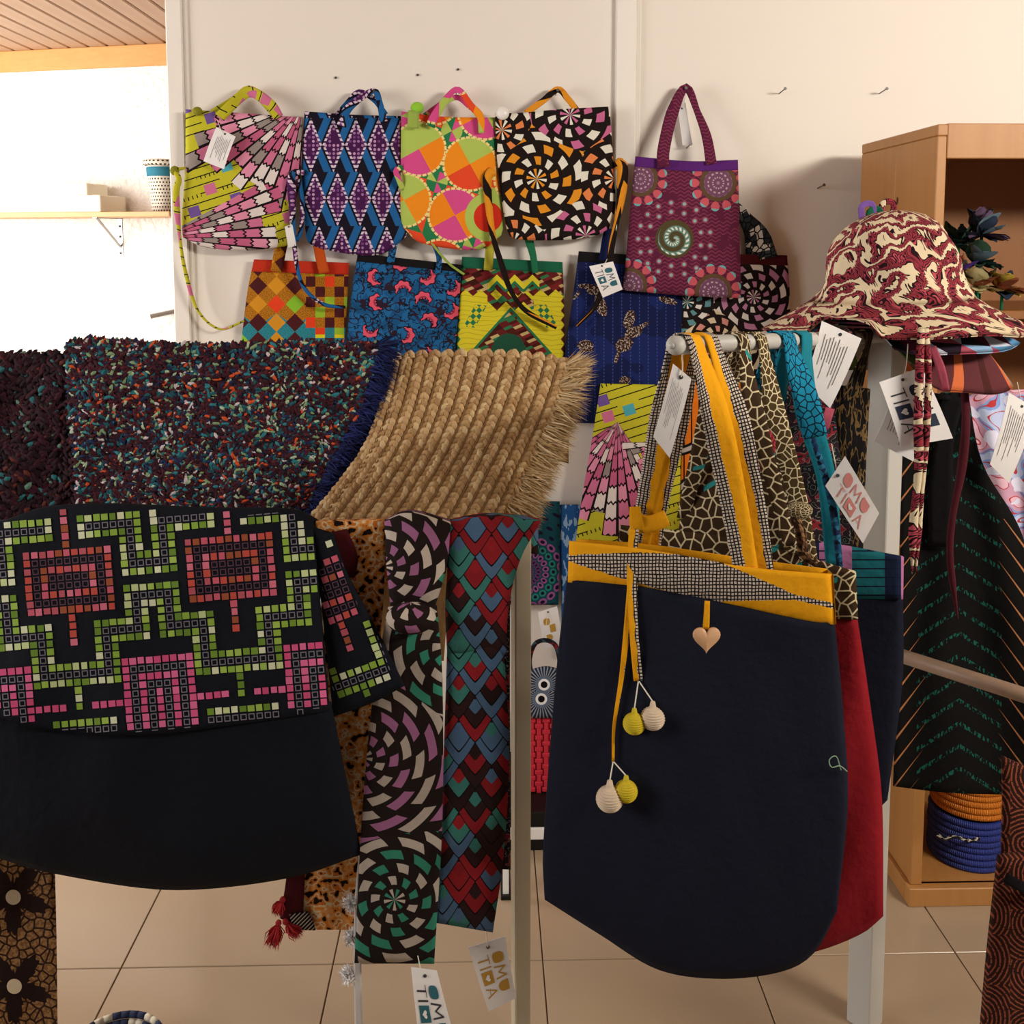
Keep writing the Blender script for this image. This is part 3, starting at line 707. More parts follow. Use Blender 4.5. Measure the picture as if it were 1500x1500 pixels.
def hang_tag(parent, quad, face='print', ink='ink', at=None, label=None):
    """quad: four (px, py, distance): start-top, end-top, end-bottom, start-bottom of the card; s runs along the lettering"""
    c = np.array([P(*q) for q in quad])
    def at_(s_, t_, off=0.):
        p = (1 - s_) * (1 - t_) * c[0] + s_ * (1 - t_) * c[1] + s_ * t_ * c[2] + (1 - s_) * t_ * c[3]
        n = np.cross(c[1] - c[0], c[3] - c[0]); n /= np.linalg.norm(n); n = n if n[1] < 0 else -n
        cv = .004 * (1 - (2 * s_ - 1) ** 2); return p + n * (off + cv)
    N = 7; v = []; f = []
    for lay in (0, -.0008):
        for s_ in np.linspace(0, 1, N):
            for t_ in (0, 1): v.append(at_(s_, t_, lay))
    M = 2 * N
    for i in range(N - 1):
        a = 2 * i; f += [(a, a + 1, a + 3, a + 2), (M + a, M + a + 2, M + a + 3, M + a + 1), (a, a + 2, M + a + 2, M + a), (a + 1, M + a + 1, M + a + 3, a + 3)]
    f += [(0, M, M + 1, 1), (M - 2, M - 1, 2 * M - 1, 2 * M - 2)]
    o = mesh_obj('price_tag', v, f, C['paper'], parent, smooth=False, label=label)
    asp = np.linalg.norm(c[1] - c[0]) / np.linalg.norm(c[3] - c[0])
    def put(name, polys, mat):
        mb = MB()
        for g in polys:
            top = [at_(p[0], p[1], .0007) for p in g]; mb.add(top, [tuple(range(len(g)))])
        mb.build(name, mat, o)
    if face == 'logo':
        A, B = [], []
        B += blob(.25, .30, .08, .16, 'O'); A += strokes([(.38, .46), (.40, .15), (.47, .36), (.54, .15), (.56, .46)], .022); B += blob(.70, .30, .085, .16, 'U')
        A += strokes([(.18, .56), (.30, .56)], .022); A += strokes([(.24, .56), (.24, .86)], .022); A += strokes([(.35, .55), (.35, .86)], .022)
        B += blob(.50, .71, .10, .16, 'M'); A += strokes([(.66, .86), (.73, .55), (.80, .86)], .022); A += strokes([(.69, .76), (.77, .76)], .018)
        put('logo_block', B, C[ink]); put('logo_letter', A, C['ink'] if ink in ('ink_teal', 'ink_navy') else C[ink])
        H_ = blob(.50, .71, .05, .085, 'heart'); mb = MB(); mb.add([at_(p[0], p[1], .0012) for p in H_[0]], [tuple(range(len(H_[0])))]); mb.build('logo_heart', C['paper'], o)
    elif face == 'print':
        g = []; rr = random.Random(len(bpy.data.objects))
        for i in range(9):
            t_ = .16 + i * .075; g += strokes([(q_, t_) for q_ in np.linspace(.14 + .1 * rr.random(), .5 + .35 * rr.random(), 9)], .014)
        put('small_print', g, C['steel_dark'])
    elif face == 'dots':
        put('logo_block', blob(.3, .35, .09, .16, 'O') + blob(.5, .6, .1, .14, 'M') + blob(.72, .38, .08, .15, 'U'), C[ink])
    h = MB(); hp = at_(.07, .5, .0008); h.ball(hp, (.0028, .001, .0028), 8, 4); h.build('eyelet', C['ink'], o)
    if at is not None:
        e_ = P(*at); md = (hp + e_) / 2 + np.array([0, -.004, -.006]); sm_ = MB(); sm_.tube(smooth_path([hp, md, e_], 12), .0008, 5); sm_.build('tag_string', C['string_white'], o)
    return o

# ------------------------------------------------------------------ nails
def nail(px, py, label, hang=0):
    h = PV(px, py, WALL - .045); b = Vector((h.x - .004, WALL + .01, h.z - .008)); m = MB(); m.tube([np.array(b), np.array(h)], .0016, 6)
    d = (h - b).normalized(); m.tube([np.array(h), np.array(h + d * .002)], .0042, 8); tag(m.build('nail', C['steel_dark']), label, 'nail', 'nails in the display wall')
# ------------------------------------------------------------------ bags on the display wall
def bag(label, L, R, T_, B, Y, mat, bulge=.022, wr=.006, seed=0, name='tote_bag', band=None, group='printed cloth bags on the display wall', cat='bag', top=.35):
    cx = (L[-1][0] + R[-1][0]) / 2; cy = max(L[-1][1], R[-1][1])
    t = thing(name, label, cat, PV(cx, cy, Y), group)
    s = Sheet(L, R, T_, B, (Y, Y, Y, Y), bulge=bulge, back=-bulge * .55, wr=wr, seed=seed, thick=.005, top=top)
    if band:
        s.build('top_band', band[1], t, 24, 5, v0=0, v1=band[0]); s.build('bag_body', mat, t, 26, 34, v0=band[0])
    else: s.build('bag_body', mat, t, 26, 36)
    return t, s
WY = 2.822   # back of the bags just off the wall
# 1 lime and pink feather print
f1 = cm('feather_print', p_feather([(446, 150, 205, 46., 1.6, 3.0), (235, 348, 190, 60., -.5, .45)]))
t, s = bag('lime and pink feather print drawstring bag with a white card', [(272, 160), (271, 250), (266, 320), (268, 348)], [(443, 172), (440, 250), (427, 330), (424, 360)], [(360, 166)], [(300, 362), (360, 367)], 2.80, f1, seed=1)
ribbon('handle', [(322, 172, 2.78), (335, 158, 2.78), (365, 135, 2.80), (395, 152, 2.78), (408, 172, 2.78)], 15, f1, t, 30); ribbon('handle', [(312, 166, 2.80), (345, 146, 2.81), (368, 132, 2.815), (402, 165, 2.80)], 12, f1, t, 30)
cord('drawstring', [(272, 246, 2.79), (256, 250, 2.78), (262, 262, 2.78), (258, 285, 2.78), (263, 345, 2.79), (272, 400, 2.80), (290, 455, 2.81), (322, 482, 2.815), (358, 470, 2.82)], [2, 5, 5, 2.4, 2.8, 3.2, 2, 1.8, 1.6], f1, t, 70, label='twisted drawstring hanging past the wall edge')
m = MB(); m.ball(P(256, 250, 2.785), .013, 8, 6); cm('olive_cloth', lambda x, y: '#8c8828'); m.build('knot', C['olive_cloth'], t, smooth=True)
m = MB(); m.ball(P(289, 163, 2.785), (.014, .01, .012), 8, 6); m.build('knot', C['olive_cloth'], t, smooth=True)
hang_tag(t, [(345, 200, 2.755), (328, 248, 2.755), (298, 236, 2.76), (317, 186, 2.76)], 'print', at=(318, 175, 2.77))
# 2 blue with purple beaded diamonds
f2 = cm('bead_print', p_bead(456 - 17, 212 - 39))
t, s = bag('blue bag with purple beaded diamond print and twin handles', [(446, 163), (443, 220), (443, 280), (447, 335)], [(587, 170), (590, 240), (596, 300), (597, 345)], [(520, 168)], [(455, 358), (510, 372), (560, 372)], 2.807, f2, seed=2)
ribbon('handle', [(500, 185, 2.775), (506, 165, 2.775), (522, 148, 2.79), (548, 133, 2.805), (556, 150, 2.79), (562, 178, 2.78)], [14, 12, 10, 8, 9, 11], f2, t, 34); ribbon('handle', [(493, 170, 2.80), (510, 150, 2.81), (526, 135, 2.815), (548, 146, 2.81), (565, 168, 2.80)], 8, f2, t, 30)
cord('drawstring', [(446, 253, 2.79), (428, 256, 2.78), (428, 300, 2.78), (430, 345, 2.775), (436, 395, 2.775), (448, 425, 2.77), (475, 446, 2.77), (506, 450, 2.775)], [4, 7, 5, 4, 3.4, 3, 3, 2.4], f2, t, 60)
cord('drawstring', [(438, 262, 2.79), (443, 300, 2.785), (440, 340, 2.785), (434, 352, 2.78)], 3.5, f2, t, 24)
hang_tag(t, [(417, 332, 2.765), (422, 363, 2.765), (434, 360, 2.77), (428, 328, 2.77)], 'plain', at=(430, 315, 2.775))
# 3 orange, pink and green geometric
f3 = cm('geometric_print', p_geo(587, 170))
t, s = bag('orange pink and green bag printed with overlapping circles', [(588, 163), (587, 240), (587, 315), (592, 335)], [(727, 172), (728, 240), (738, 320), (734, 345)], [(640, 170), (690, 172)], [(620, 357), (700, 366)], 2.80, f3, seed=3, name='drawstring_bag')
ribbon('handle', [(630, 185, 2.775), (640, 165, 2.775), (668, 131, 2.80), (690, 155, 2.78), (704, 172, 2.775), (705, 195, 2.775)], [13, 12, 8, 9, 11, 8], f3, t, 36); ribbon('handle', [(622, 170, 2.80), (650, 150, 2.81), (671, 143, 2.812), (690, 158, 2.80)], 8, f3, t, 30)
m = MB(); m.ball(P(611, 158, 2.785), (.018, .012, .016), 8, 6); flat('lime_knot', '#8ec63a', .8); m.build('knot', C['lime_knot'], t, smooth=True)
ribbon('side_tab', [(606, 162, 2.777), (605, 188, 2.775)], 16, cm('lime_cloth', lambda x, y: '#9db654'), t, 6)
cord('drawstring', [(632, 355, 2.80), (645, 372, 2.80), (660, 388, 2.805), (680, 402, 2.81)], 2, C['lime_cloth'], t, 20)
ribbon('side_tab', [(590, 245, 2.79), (580, 250, 2.785), (584, 262, 2.78), (590, 278, 2.79)], 8, f3, t, 14)
# 4 black spiral bag with orange and pink dashes
sp4 = [(786, 262, 1., '#d98d24', '#dcd9cc'), (835, 168, .72, '#bf6590', '#dcd9cc'), (900, 262, .75, '#d97f4a', '#dcd9cc'), (858, 345, .78, '#bf6590', '#dcd9cc'), (735, 190, .55, '#d97f4a', '#dcd9cc'), (752, 355, .62, '#d97f4a', '#dcd9cc')]
f4 = cm('spiral_print', p_spiral(sp4))
t, s = bag('black bag with orange white and pink spirals beside the post', [(725, 166), (728, 230), (736, 300), (742, 335)], [(893, 156), (898, 230), (902, 300), (892, 335)], [(765, 165), (820, 160)], [(755, 350), (820, 352), (870, 346)], 2.788, f4, seed=4, name='drawstring_bag')
ribbon('handle', [(770, 166, 2.80), (795, 148, 2.805), (817, 131, 2.815), (832, 145, 2.805), (845, 162, 2.80)], 9, f4, t, 34)
m = MB(); m.ball(P(736, 166, 2.78), (.018, .012, .018), 14, 8); m.build('button', C['white_enamel'], t, smooth=True, label='round white button')
cord('drawstring', [(722, 250, 2.78), (714, 262, 2.775), (716, 300, 2.775), (722, 345, 2.77), (734, 385, 2.765), (748, 425, 2.765), (770, 455, 2.77), (815, 480, 2.78)], [8, 6, 5, 4, 4.5, 3.5, 4, 3], f4, t, 70)
cord('drawstring', [(905, 238, 2.79), (912, 250, 2.775), (908, 300, 2.775), (898, 350, 2.77), (890, 395, 2.76), (874, 445, 2.765), (845, 478, 2.78)], [9, 8, 4, 5, 6, 4, 2], f4, t, 70)
hang_tag(t, [(898, 383, 2.75), (912, 424, 2.75), (883, 436, 2.755), (863, 390, 2.755)], 'logo', 'ink_teal', at=(893, 370, 2.765))
# 5 plum mandala tote
f5 = cm('mandala_print', p_mandala([(938, 262, 26), (1052, 268, 27), (922, 418, 26), (1045, 428, 27)], (988, 350, 28)))
t, s = bag('plum mandala print tote with purple edge hanging on a long strap', [(931, 229), (924, 300), (917, 380), (912, 425)], [(1081, 234), (1083, 320), (1085, 400), (1086, 437)], [(1010, 236)], [(1000, 433)], 2.775, f5, seed=5, band=(.075, C['purple']))
ribbon('handle', [(972, 245, 2.755), (972, 220, 2.765), (985, 165, 2.80), (1005, 128, 2.812), (1022, 165, 2.80), (1035, 200, 2.78), (1042, 240, 2.755)], [18, 18, 18, 12, 9, 14, 16], f5, t, 44)
hang_tag(t, [(1004, 150, 2.825), (1014, 212, 2.825), (1000, 213, 2.83), (993, 160, 2.83)], 'plain', at=(1004, 138, 2.815))
# 6 red, gold and brown check
f6 = cm('check_print', p_check(448))
t, s = bag('gold and brown checked bag with a red band and teal base', [(372, 380), (362, 430), (354, 500), (352, 560)], [(511, 385), (509, 430), (505, 500), (504, 560)], [], [], 2.823, f6, seed=6, band=(.1, C['red_band']))
ribbon('handle', [(405, 398, 2.80), (409, 375, 2.805), (414, 350, 2.815)], 17, f6, t, 12); ribbon('handle', [(475, 400, 2.80), (470, 380, 2.805), (465, 352, 2.815)], 15, cm('rust_cloth', lambda x, y: '#c8551c'), t, 12)
# 7 blue with coral flowers
f7 = cm('floral_print', p_floral)
t, s = bag('blue bag with coral crescent flowers and a black band', [(524, 371), (515, 430), (508, 500), (505, 570)], [(676, 388), (673, 440), (668, 500), (664, 570)], [], [], 2.817, f7, seed=7, band=(.06, C['black_cloth']))
ribbon('handle', [(572, 385, 2.80), (576, 360, 2.815)], 11, f7, t, 8); ribbon('handle', [(641, 402, 2.80), (643, 378, 2.805), (633, 352, 2.815)], [8, 8, 5], f7, t, 12)
# 8 yellow and green
f8 = cm('yellow_diamond_print', p_yellow)
t, s = bag('yellow bag with zigzag edges, a dark diamond and green band', [(677, 376), (672, 430), (668, 500), (664, 570)], [(824, 384), (826, 430), (827, 500), (828, 570)], [], [], 2.823, f8, seed=8, band=(.085, C['green_band']))
ribbon('handle', [(715, 396, 2.80), (717, 370, 2.805), (720, 345, 2.815)], 13, cm('lemon_cloth', lambda x, y: '#b7b03a'), t, 10); ribbon('handle', [(784, 400, 2.80), (781, 375, 2.805), (774, 348, 2.815)], [9, 10, 13], f8, t, 12)
# 9 navy gecko bag
gk = [(862, 420, 16, 4, .1), (880, 447, 17, 8, 1.2), (868, 425, 10, 7, .5), (922, 468, 8, 14, .3), (928, 487, 14, 8, -.4), (914, 505, 14, 10, -.5), (940, 478, 13, 3, -.5), (905, 520, 3, 14, .3), (858, 507, 12, 9, .2), (915, 557, 8, 6, 0), (978, 440, 14, 5, .3), (845, 432, 8, 2.5, -.9)]
f9 = cm('gecko_print', p_gecko(gk))
t, s = bag('navy bag with spotted brown lizards and a black band', [(848, 368), (840, 430), (828, 520), (822, 620)], [(1000, 378), (1000, 430), (998, 500), (996, 620)], [], [], 2.815, f9, seed=9, band=(.06, C['black_cloth']))
ribbon('handle', [(885, 382, 2.80), (889, 355, 2.805), (893, 335, 2.815)], 16, cm('navy_bright', lambda x, y: '#141d4c'), t, 10)
# 10 black spirals with pink, half hidden behind the plum tote
sp10 = [(1104, 435, 1., '#b37a9c', '#d8d2cc'), (1006, 442, .7, '#5a8a90', '#d8d2cc'), (1050, 500, .8, '#c98a7c', '#cfc0a0'), (1160, 500, .6, '#b37a9c', '#d8d2cc')]
f10 = cm('pink_spiral_print', p_spiral(sp10, 12.5))
t, s = bag('black bag with pink and white spirals behind the plum tote', [(990, 370), (988, 430), (986, 500), (984, 560)], [(1153, 374), (1157, 430), (1158, 500), (1158, 560)], [], [], 2.825, f10, seed=10, band=(.08, C['maroon']), bulge=.012)
ribbon('handle', [(1075, 300, 2.82), (1090, 318, 2.82), (1108, 345, 2.822), (1116, 380, 2.822)], [14, 22, 38, 46], cm('pebble_print', lambda x, y: mixc(lt(vor(x, y, .11, 'DISTANCE_TO_EDGE'), .1), pal(hsh(floor(x / 9.), floor(y / 9.)), '#2c3036', '#3b4046', '#cfc8c0', '#24272c'), '#101012')), t, 20)
# 11 lower feather bag
f11 = cm('feather_print_low', p_feather([(905, 618, 190, 44., 1.0, 2.6), (985, 648, 75, 40., 2.0, 3.2)]))
t, s = bag('lime and pink feather print bag low on the wall behind yellow tote', [(880, 562), (868, 640), (848, 760), (838, 850)], [(1010, 565), (1005, 640), (1000, 760), (998, 850)], [], [], 2.784, f11, seed=11, name='drawstring_bag')
# 12 orange bag with black harp lines
f12 = cm('harp_print', p_harp)
t, s = bag('orange bag striped with black lines and curved bands', [(1000, 560), (1000, 640), (998, 700), (998, 735)], [(1120, 560), (1120, 640), (1122, 740), (1122, 830)], [], [(1040, 745)], 2.772, f12, seed=12)
# 13 teal bag with chain rings
f13 = cm('chain_print', p_chain)
t, s = bag('dark teal bag with purple chain rings behind the rack post', [(690, 735), (690, 790), (690, 850), (690, 886)], [(820, 735), (820, 790), (819, 850), (818, 886)], [], [], 2.80, f13, seed=13)
f14 = cm('blue_streak', lambda x, y: mixc(gt(noise(x * 3., y, .05), .55), '#1c4a80', '#7f9bb8'))
t, s = bag('blue streaked bag edge beside the dark teal chain bag', [(819, 740), (820, 800), (822, 860), (823, 960)], [(900, 740), (900, 800), (900, 860), (900, 960)], [], [], 2.81, f14, seed=14)
for (x, y, l) in ((1150, 130, 'bare nail high on wall above the black pink spiral bag'), (1299, 130, 'bare nail high on wall above the cabinet side'), (1207, 271, 'bare nail in wall shadow beside the patterned hats'), (1012, 211, 'nail behind the plum tote strap')): nail(x, y, l)
for (x, y, l) in ((366, 133, 'feather bag'), (548, 134, 'beaded diamond bag'), (669, 132, 'overlapping circles bag'), (817, 132, 'black orange spiral bag'), (1005, 129, 'plum mandala tote')): nail(x, y, 'nail holding the handle of the ' + l)
# small holes left in the panel
m = MB(); 
for i, (x, y) in enumerate(((671, 102), (612, 110), (492, 114))):
    m = MB(); c = PV(x, y, WALL - .001); m.lathe((0, 0, 0), [(0, 0), (.003, 0), (.0035, .003), (0, .003)], 8, axis=[[1, 0, 0], [0, 0, -1], [0, 1, 0]]); o = m.build('screw_hole_plug', C['steel_dark'], dw); o.location = c

# ------------------------------------------------------------------ low platform, red basket, stand
pz = P(800, 1190, 2.5)[2]
pl = thing('display_platform', 'low black display platform with a white stripe on the tiles', 'platform', (.1, 2.7, 0))
x0, x1 = P(700, 1200, 2.5)[0], P(1010, 1200, 2.5)[0]
za, zb, zc = [float(P(800, q, 2.5)[2]) for q in (1246, 1229, 1212)]
for nm, a, b, mt, ex in (('base', 0, zb, 'black_board', 0), ('stripe', zb, zc, 'white_enamel', .004), ('top_board', zc, pz, 'black_board', 0)):
    m = MB(); m.box((x0 - ex, 2.5 - ex, a), (x1 + ex, WALL - .03, b), bev=.002); m.build(nm, C[mt], pl)
cx = float(P(800, 1100, 2.66)[0]); kk = m_per_px(2.62)
rb = thing('woven_handbag', 'red plaited basket bag with eye print flap and round handle', 'basket', (cx, 2.66, pz))
flat('red_plait', '#c22a3c', .45, .4); flat('red_plait_dark', '#8c1626', .5, .3)
zr = float(P(800, 1050, 2.6)[2]); xa, xb = float(P(752, 1100, 2.6)[0]), float(P(848, 1100, 2.6)[0])
m = MB(); m.box((xa, 2.6, pz), (xb, 2.72, zr), bev=.008); m.build('basket_body', C['red_plait_dark'], rb)
nx = 9; nz = 13; sx = (xb - xa) / nx; sz = (zr - pz) / nz
pm = None
for i in range(nx):
    for j in range(nz):
        if pm is None:
            m = MB(); m.box((-sx * .53, -.006, -sz * .38), (sx * .53, .004, sz * .38), bev=.002); m0 = m.build('plait', C['red_plait'], rb); pm = m0.data; m0.location = (xa + sx * .5, 2.6, pz + sz * .5); continue
        v_ = (i + j) % 2
        share('plait', pm, rb, (xa + sx * (i + .5), 2.6 + (.001 if v_ else 0), pz + sz * (j + .5)), (0, math.pi / 2 if v_ else 0, 0), (1, 1, 1))
s = Sheet([(770, 985), (768, 1020), (768, 1052)], [(830, 985), (832, 1020), (832, 1052)], [(800, 978)], [], (2.585, 2.585, 2.585, 2.585), bulge=.006, thick=.01)
s.build('flap', cm('eye_print', p_eye), rb, 10, 10, label='dark flap printed with white ringed eyes')
cord('handle', [(778, 990, 2.62), (776, 965, 2.62), (784, 943, 2.62), (800, 938, 2.62), (814, 946, 2.62), (820, 970, 2.62), (818, 990, 2.62)], 3.6, cm('handle_print', p_patch(['#1a1a22', '#7c1f2c', '#2c4a54', '#141318'], 9.)), rb, 40)
hang_tag(rb, [(788, 897, 2.66), (797, 950, 2.66), (826, 944, 2.66), (816, 888, 2.66)], 'dots', 'ink_gold', at=(795, 940, 2.625))
sx_ = float(P(741, 1300, 2.31)[0]); st = thing('display_stand', 'slim white post of a stand on the tiles behind scale scarf', 'stand', (sx_, 2.32, 0))
m = MB(); m.box((sx_ - .007, 2.31, .008), (sx_ + .007, 2.33, .7), bev=.001); m.build('post', C['white_enamel'], st)
m = MB(); m.box((sx_ - .012, 2.30, 0), (sx_ + .012, 2.46, .01), bev=.001); m.build('foot', C['black_board'], st)
# ------------------------------------------------------------------ left rack: rails and posts
RY1, RY2 = 1.72, 1.47         # upper (rear) and lower (front) rail
z1 = float(P(300, 506, RY1 - .02)[2]) - .0; z2 = float(P(300, 748, RY2 - .02)[2])
lr = thing('drying_rack', 'cream painted rail rack carrying the rugs and scarves', 'rack', (P(763, 1500, RY2 + .016)[0], RY2 + .016, 0))
xr = float(P(763, 1200, RY2 + .016)[0]); xl2 = -1.25
def sq_post(x, y, z0_, z1_, hw, rot, mat, parent, name='post'):
    m = MB(); m.box((-hw, -hw, z0_), (hw, hw, z1_), bev=.002); o = m.build(name, C[mat], None); o.location = (x, y, 0); o.rotation_euler = (0, 0, rot)
    o.parent = parent; o.matrix_parent_inverse = Matrix.Translation(-Vector(parent.location)); return o
RB, RF = RY1 - .002, RY2 + .016      # rails: rear and front, each inside the folds of the cloth that hangs over it
for x in (xr, xl2):                  # a post stands straight under each rail end
    sq_post(x, RF, 0, z2 - .036, .0125, math.radians(14), 'rack_paint', lr); sq_post(x * RB / RF, RB, 0, z1 - .034, .009, 0, 'rack_paint', lr)
m = MB(); m.tube([(xl2 - .1, RB, z1 - .034), (xr + .08, RB, z1 - .034)], .009, 14); m.build('rail', C['rack_paint'], lr, smooth=True)
m = MB(); m.tube([(xl2 - .03, RF, z2 - .036), (xr + .01, RF, z2 - .036)], .010, 14); m.build('rail', C['rack_paint'], lr, smooth=True)
rng = random.Random(7); nrg = np.random.RandomState(7)
def rotm(e):
    from mathutils import Euler
    return np.array(Euler(e).to_matrix())
def tufts(s, name, parent, n, size, colors, v1=1.0, seed=1, rows=False, top=True, r=.02):
    g = random.Random(seed); mb = MB(); ws = [c[1] for c in colors]; cs = [hexc(c[0]) for c in colors]
    # one pass gathers places, so the surface is evaluated at once
    u = np.array([g.random() for _ in range(n)]); v = np.array([g.uniform(-.05 if top else 0, v1) for _ in range(n)])
    if rows: u = (np.floor(u * rows) + .5 + nrg.uniform(-.12, .12, n)) / rows
    pos, _ = s.pos(u, np.clip(v, 0, 1))
    base = MB(); base.ball((0, 0, 0), 1, 5, 4); bv = np.concatenate(base.v); bf = base.f
    for i in range(n):
        p = pos[i].copy()
        if v[i] < 0: a = min(1., -v[i] / .05) * math.pi * .75; p[1] += r - r * math.cos(a); p[2] += .15 * r * math.sin(a) - .26 * (r - r * math.cos(a))
        k = size * g.uniform(.65, 1.25); sc = np.array([k * g.uniform(.9, 1.7), k * .5, k * .45])
        R_ = rotm((g.uniform(-.5, .5), g.uniform(-1.5, 1.5) if not rows else g.choice((-.7, .7)) + g.uniform(-.2, .2), g.uniform(-.5, .5)))
        mb.add((bv * sc) @ R_.T + p, bf, g.choices(cs, ws)[0])
    o = mb.build(name, C['dyed'], parent, smooth=True); o['kind'] = 'stuff'; return o
def strands(name, parent, roots, tips, wid, mat, seed=3, droop=.01, cols=None):
    g = random.Random(seed); mb = MB()
    for i in range(len(roots)):
        a, b = np.array(roots[i]), np.array(tips[i]); mid = (a + b) / 2 + np.array([g.gauss(0, .003), g.gauss(0, .004), droop * g.uniform(-.2, 1)]); d = b - a
        sd = np.cross(d, (0, 1, 0)); sd /= np.linalg.norm(sd) + 1e-9; sd = sd * wid; up = np.array([0, wid, 0])
        v = [a - sd, a + sd, a + up, mid - sd * .8, mid + sd * .8, mid + up * .8, b]
        mb.add(v, [(0, 1, 4, 3), (1, 2, 5, 4), (2, 0, 3, 5), (3, 4, 6), (4, 5, 6), (5, 3, 6)], hexc(g.choice(cols)) if cols else None)
    o = mb.build(name, mat, parent); o['kind'] = 'stuff'; return o
# dark maroon knitted rug
flat('rug_dark', '#22121a', .95)
t = thing('knitted_rug', 'dark maroon knitted rug with teal flecks folded over the rail', 'rug', PV(20, 800, RY1))
s = Sheet([(-120, 522), (-120, 650), (-120, 830)], [(100, 520), (105, 600), (114, 700), (118, 830)], [(0, 522)], [], (1.695, 1.695, 1.675, 1.675), wr=.006, thick=.012)
s.build('rug_backing', C['rug_dark'], t, 20, 24, drape=(.022, .3))
tufts(s, 'knit_stitches', t, 2600, .0092, [('#2a131c', 50), ('#381722', 35), ('#1d0f17', 25), ('#2f6a70', 4), ('#5f7f72', 2), ('#5c2a24', 4)], 1, 4, rows=26, r=.022)
# multicoloured chunky rug
t = thing('chunky_rug', 'multicoloured flecked yarn rug with navy fringe folded over the rail', 'rug', PV(300, 800, RY1))
sB = Sheet([(97, 508), (102, 600), (112, 700), (116, 800)], [(556, 506), (528, 600), (470, 700), (430, 800)], [(130, 500), (300, 508), (450, 504)], [], (1.69, 1.69, 1.66, 1.66), wr=.006, seed=5, thick=.012)
sB.build('rug_backing', C['rug_dark'], t, 26, 24, drape=(.026, .3))
tufts(sB, 'yarn_loops', t, 12500, .0066, [('#3c1620', 46), ('#4e1f28', 22), ('#241626', 22), ('#1f5560', 14), ('#2f7a86', 8), ('#1f2f55', 8), ('#7f9a72', 8), ('#c9522a', 5), ('#a8c0a0', 3), ('#c8bcc0', 4)], 1, 6, r=.026)
n = 1500; v = nrg.uniform(-.04, 1, n); u = np.full(n, 1.0) - nrg.uniform(0, .02, n); pr, q = sB.pos(u, np.clip(v, 0, 1)); pt = pr.copy()
pt[:, 0] += nrg.uniform(.022, .05, n); pt[:, 2] += nrg.normal(-.012, .012, n) + np.where(v < 0, .015, 0); pt[:, 1] += nrg.normal(-.004, .007, n)
strands('fringe', t, pr, pt, .0012, C['dyed'], 5, .003, ['#161c48', '#1b2456', '#12163a', '#232c66'])
# braided straw mat
straw = ['#b79468', '#c4a274', '#ab875a', '#cdb083', '#a37f52']
flat('straw_dark', '#7b5a36', .9)
t = thing('straw_mat', 'braided straw mat with frayed edge folded over the rail', 'mat', PV(620, 860, RY1))
sC = Sheet([(572, 536), (556, 600), (525, 670), (455, 757), (400, 820)], [(836, 538), (815, 600), (778, 680), (742, 757), (700, 830)], [(600, 526), (720, 523), (790, 528)], [], (1.70, 1.70, 1.60, 1.62), wr=.004, seed=8, thick=.008, bulge=.02)
sC.build('mat_backing', C['straw_dark'], t, 26, 24, drape=(.02, .16))
C['straw_weave'] = cloth('straw_weave', lambda x, y: mixc(noise(x, y * .4, .15, 2.), '#6e5232', '#9a7a50'))
Sheet([(578, 552), (540, 740), (548, 968)], [(690, 550), (668, 740), (650, 968)], [], [], (1.737, 1.737, 1.77, 1.77), wr=.006, thick=.008).build('hanging_end', C['straw_weave'], t, 12, 20)
NB = 14; base = MB(); base.ball((0, 0, 0), 1, 8, 5); bv = np.concatenate(base.v); bf = base.f
C['straw'] = material('straw', dye, .6, .3, bump=obj_bump(240., .5, .004))
for b_ in range(NB):
    uu = (b_ + .5) / NB; nl = 40; mb = MB(); g = random.Random(b_)
    vv = np.linspace(-.04, 1, nl)
    for sd in (-1, 1):
        p0, q0 = sC.pos(np.full(nl, uu + sd * .24 / NB), np.clip(vv + sd * .25 / nl, 0, 1)); p1, _ = sC.pos(np.full(nl, uu + sd * .24 / NB), np.clip(vv + .02, 0, 1))
        for i in range(nl):
            d = p1[i] - p0[i]; a = math.atan2(d[0], -d[2]) if np.linalg.norm(d) > 1e-6 else 0
            pc = p0[i].copy()
            if vv[i] < 0: pc[1] += .01; pc[2] += .004
            ang = a + sd * .62; Rm = rotm((0, -ang + math.pi, 0))
            sc = np.array([.0058, .0042, .0105]) * g.uniform(.9, 1.1)
            mb.add((bv * sc) @ Rm.T + pc - [0, .001, 0], bf, hexc(g.choice(straw)))
    mb.build('braid', C['straw'], t, smooth=True)
    if b_ < NB - 1:
        pp, _ = sC.pos(np.full(20, (b_ + 1) / NB), np.linspace(0, 1, 20)); mb = MB(); mb.tube(pp - [0, .004, 0], .0017, 5); mb.build('seam_cord', C['straw_dark'], t, smooth=True)
n = 2600; v = nrg.uniform(-.02, .98, n); pr, q = sC.pos(np.full(n, 1.0) - nrg.uniform(0, .05, n), np.clip(v, 0, 1)); ln = nrg.uniform(.03, .055, n) * (1 + .35 * np.clip(v, 0, 1)); an = np.where(v < .12, .35, -.25) + nrg.normal(0, .22, n) - .35 * np.clip(v, 0, 1)
pt = pr + np.stack([ln * np.cos(an), nrg.normal(.0, .012, n), ln * np.sin(an)], -1)
strands('frayed_edge', t, pr, pt, .0011, C['dyed'], 6, .002, ['#cdb184', '#b9996a', '#d8c29a', '#a98658'])

